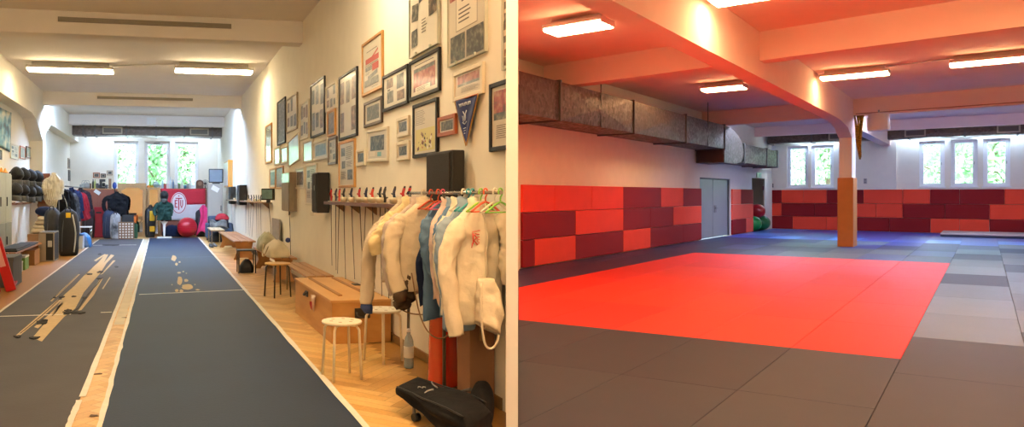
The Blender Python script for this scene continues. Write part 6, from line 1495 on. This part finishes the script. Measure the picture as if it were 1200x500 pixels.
# pink cloth and black bag
tallbag('black rucksack under the pink cloth', (V(236, 27.9), 28.0, 0), .42, .36, 1.05, nyl, 73)
bm = bmesh.new()
def pk(a, b): return (-.16+.32*a+.06*sin(b*5)+.1*b*(a-.5), -.04*sin(a*9+b*2)-.08*(1-b), -1.0*b+.12*sin(a*pi)+.04*sin(b*6+a*4))
sheet(bm, 14, 16, pk, .01); one('pink_towel', bm, M('pink_cloth', 'E0407E', .8, var=.1), 'bright pink towel draped over the black rucksack', 'towel', LR, (V(238.5, 27.6), 27.62, 1.06))
# tall cabinet, television, fan
a, b = V(243.5, 27.2), V(261, 27.2); hh = ZZ(215, 27.2)
t = thing('tall_cabinet', 'tall pale grey cabinet with television on top at the far end', 'cabinet', LR, ((a+b)/2, 27.5, 0)); w = (b-a)/2; pg_ = M('cabinet_pale', 'A8A49A', .5)
bm = bmesh.new(); box(bm, -w, w, -.28, .28, 0, hh, .006); obj('cabinet_body', bm, pg_, t)
bm = bmesh.new(); box(bm, -w+.01, w-.01, -.30, -.28, .05, hh-.03, .006); dr = obj('cabinet_door', bm, pg_, t)
bm = bmesh.new(); box(bm, w-.08, w-.05, -.33, -.30, 1.0, 1.2, .005); obj('door_handle', bm, darksteel, dr)
bm = bmesh.new(); box(bm, -.14, .14, -.006, 0, -.09, .09); o = one('paper_sheet', bm, M('note_white'), 'white sheet pinned askew on the tall grey cabinet', 'note', LR, ((a+b)/2, 27.195, ZZ(221, 27.2))); o.matrix_world = o.matrix_world @ Matrix.Rotation(.5, 4, 'Y')
t = thing('television', 'boxy black television with pale reflecting screen on the tall cabinet', 'television', LR, ((a+b)/2+.04, 27.35, hh), R(-8))
bm = bmesh.new(); box(bm, -.27, .27, -.08, .02, .03, .56, .02); box(bm, -.2, .2, .02, .25, .06, .45, .04); box(bm, -.14, .14, -.08, .15, 0, .035, .008); obj('television_case', bm, blk, t)
bm = bmesh.new(); box(bm, -.235, .235, -.09, -.078, .08, .52, .008); obj('screen', bm, M('tv_screen', '6A7E90', .08, coat=1., col2='8AA6BC', scale=1.5), t)
t = thing('desk_fan', 'small round desk fan left of the television', 'fan', LR, (V(241, 28.9), 29.2, ts)); bm = bmesh.new()
for s in range(10): an = s*pi/10; tube(bm, [(.15*cos(an), -.05, .2+.15*sin(an)), (0, -.08, .2), (-.15*cos(an), -.05, .2-.15*sin(an))], .004, 4)
for rr in (.15, .10, .05): tube(bm, [(rr*cos(k*pi/12), -.06, .2+rr*sin(k*pi/12)) for k in range(25)], .007, 5)
obj('fan_cage', bm, darksteel, t)
bm = bmesh.new(); lathe(bm, [(.09, 0), (.09, .015), (.02, .03), (.02, .12)], 14); ball(bm, (0, 0, .2), .055, 12); obj('fan_base', bm, blk, t)
# armchair heap
ua, va_ = V(256, 25.6), 25.4
t = thing('armchair', 'dark blue grey armchair piled with clothes beside the tall cabinet', 'armchair', LR, (ua, va_, 0)); ac = M('chair_blue', '3E4E66', .7, var=.1)
for nm_, bx in (('seat', (-.36, .36, -.35, .35, .14, .44)), ('backrest', (-.36, .36, .22, .38, .44, .86)), ('armrest', (-.46, -.34, -.35, .38, .10, .62)), ('armrest', (.34, .46, -.35, .38, .10, .62))):
    bm = bmesh.new(); box(bm, *bx, .05); obj(nm_, bm, ac, t)
for x in (-.38, .38):
    for y in (-.3, .3): bm = bmesh.new(); cyl(bm, (x, y, 0), (x, y, .12), .025, seg=8); obj('leg', bm, blk, t)
bm = bmesh.new()
def pl_(a, b): 
    d = (b-.45); return (-.34+.60*a, .22-.62*b if b < .9 else -.34-.02, .70+.05*sin(a*8+b*3)-.35*max(0, b-.72)*2.2+.04*N3(a*4, b*4, 1))
sheet(bm, 18, 18, pl_, .02)
pm = M('plaid_grey', '8C8A84', .85, col2='3E3E3E', scale=5); one('plaid_blanket', bm, pm, 'grey plaid blanket thrown over the armchair', 'blanket', LR, (ua, va_, -.02))
softbag('red_jersey', 'crumpled red jersey on top of the armchair heap', 'garment', (ua+.12, va_+.12, .72), .5, .4, .22, M('jersey_red', 'A01826', .8, var=.15), seed=75)
softbag('black_red_bag', 'black bag with red patch on the floor before the armchair', 'bag', (ua-.1, va_-.65, 0), .6, .42, .34, nyl, seed=77)
bm = bmesh.new(); box(bm, -.07, .07, -.05, .05, 0, .12, .02); one('red_pouch', bm, M('jersey_red'), 'tiny red pouch lying on the black bag', 'pouch', LR, (ua-.15, va_-.68, .355))
for i, (dx, c, lab) in enumerate(((-.2, '2A2A2C', 'dark shoe standing before the far pale bench'), (.05, '5A5A5A', 'grey shoe beside the dark shoe before the far pale bench'))):
    bm = bmesh.new(); R_ = [[(cos(2*pi*k/14)*w_, y+0*k, max(0, z_+sin(2*pi*k/14)*z_)) for k in range(14)] for y, w_, z_ in ((-.15, .025, .02), (-.12, .045, .03), (-.04, .05, .04), (.04, .042, .055), (.10, .04, .06), (.14, .02, .045))]
    loft(bm, R_); one('sports_shoe', bm, M('shoe_'+c, c, .6), lab, 'shoe', LR, (1.62+dx*.5, 22.2+i*.25, 0), .3)
# ================================================================ OUTSIDE
def tree(p, h, r, lab, seed, room, dens=1900):
    rn = random.Random(seed)
    t = thing('broadleaf_tree', lab, 'tree', room, (p[0], p[1], -.5), 0, 'trees outside the windows')
    bm = bmesh.new(); tube(bm, [(0, 0, 0), (.1, .05, h*.3), (-.05, .1, h*.6), (.05, 0, h*.9)], .16, 8, sub=3)
    for k in range(9):
        a = rn.uniform(0, 2*pi); z = h*rn.uniform(.25, .8); l = r*.8
        tube(bm, [(0, 0, z), (l*.5*cos(a), l*.5*sin(a), z+.5), (l*cos(a), l*sin(a), z+1.0)], .045, 5, sub=2)
    obj('trunk', bm, M('bark', '5B4A3A', .9, var=.2), t)
    bm = bmesh.new()
    for k in range(dens):
        a = rn.uniform(0, 2*pi); ph = rn.uniform(-1, 1); rr = r*(rn.random()**.4)*(1+.3*N3(cos(a)*2, sin(a)*2, ph*3+seed))
        q = sqrt(max(0, 1-ph*ph)); c = Vector((rr*q*cos(a), rr*q*sin(a), h*.58+ph*rr*h*.42/r*.95))
        d = Vector((rn.gauss(0, 1), rn.gauss(0, 1), rn.gauss(0, 1))).normalized(); e = d.orthogonal().normalized(); s = rn.uniform(.10, .22)
        bm.faces.new([bm.verts.new(c+d*s), bm.verts.new(c+e*s*.5+d*.1*s), bm.verts.new(c-d*s), bm.verts.new(c-e*s*.5)])
    obj('foliage', bm, leafm, t, recalc=False)
leafm = M('leaves', '558F52', .6, col2='9CC48C', scale=3)
leafm.node_tree.nodes['Principled BSDF'].inputs['Subsurface Weight'].default_value = 0
bm = bmesh.new(); box(bm, -60, 60, -30, 60, -.9, -.5); bmesh.ops.translate(bm, vec=(0, 75, 0), verts=bm.verts)
o = struct('ground', bm, M('lawn_outside', '6E8A4A', .95, var=.2, scale=1))
for i, (px, v, h, r, lab) in enumerate(((136, 40, 7.5, 1.7, 'leafy tree outside the left window of the fencing hall'), (186, 43, 6.2, 1.5, 'lighter tree outside the middle window of the fencing hall'), (216, 41, 6.6, 1.4, 'tree outside the right window of the fencing hall'))):
    a, b = LR.ab(px); tree((a/b*v, v), h, r, lab, i+1, LR, 2000)
for i, (px, v, h, r, lab) in enumerate(((968, 47, 8.5, 2.6, 'dense green tree outside the second window from the left of the mat hall'), (1098, 60, 7.4, 2.2, 'pale tree outside the third window of the mat hall'), (1133, 53, 7.2, 2.2, 'green tree outside the fourth window of the mat hall'), (1170, 47, 6.6, 1.6, 'pale tree outside the last window of the mat hall'))):
    a, b = RR.ab(px); tree((a/b*v, v), h, r, lab, i+11, RR, 3600 if i == 0 else 2300)
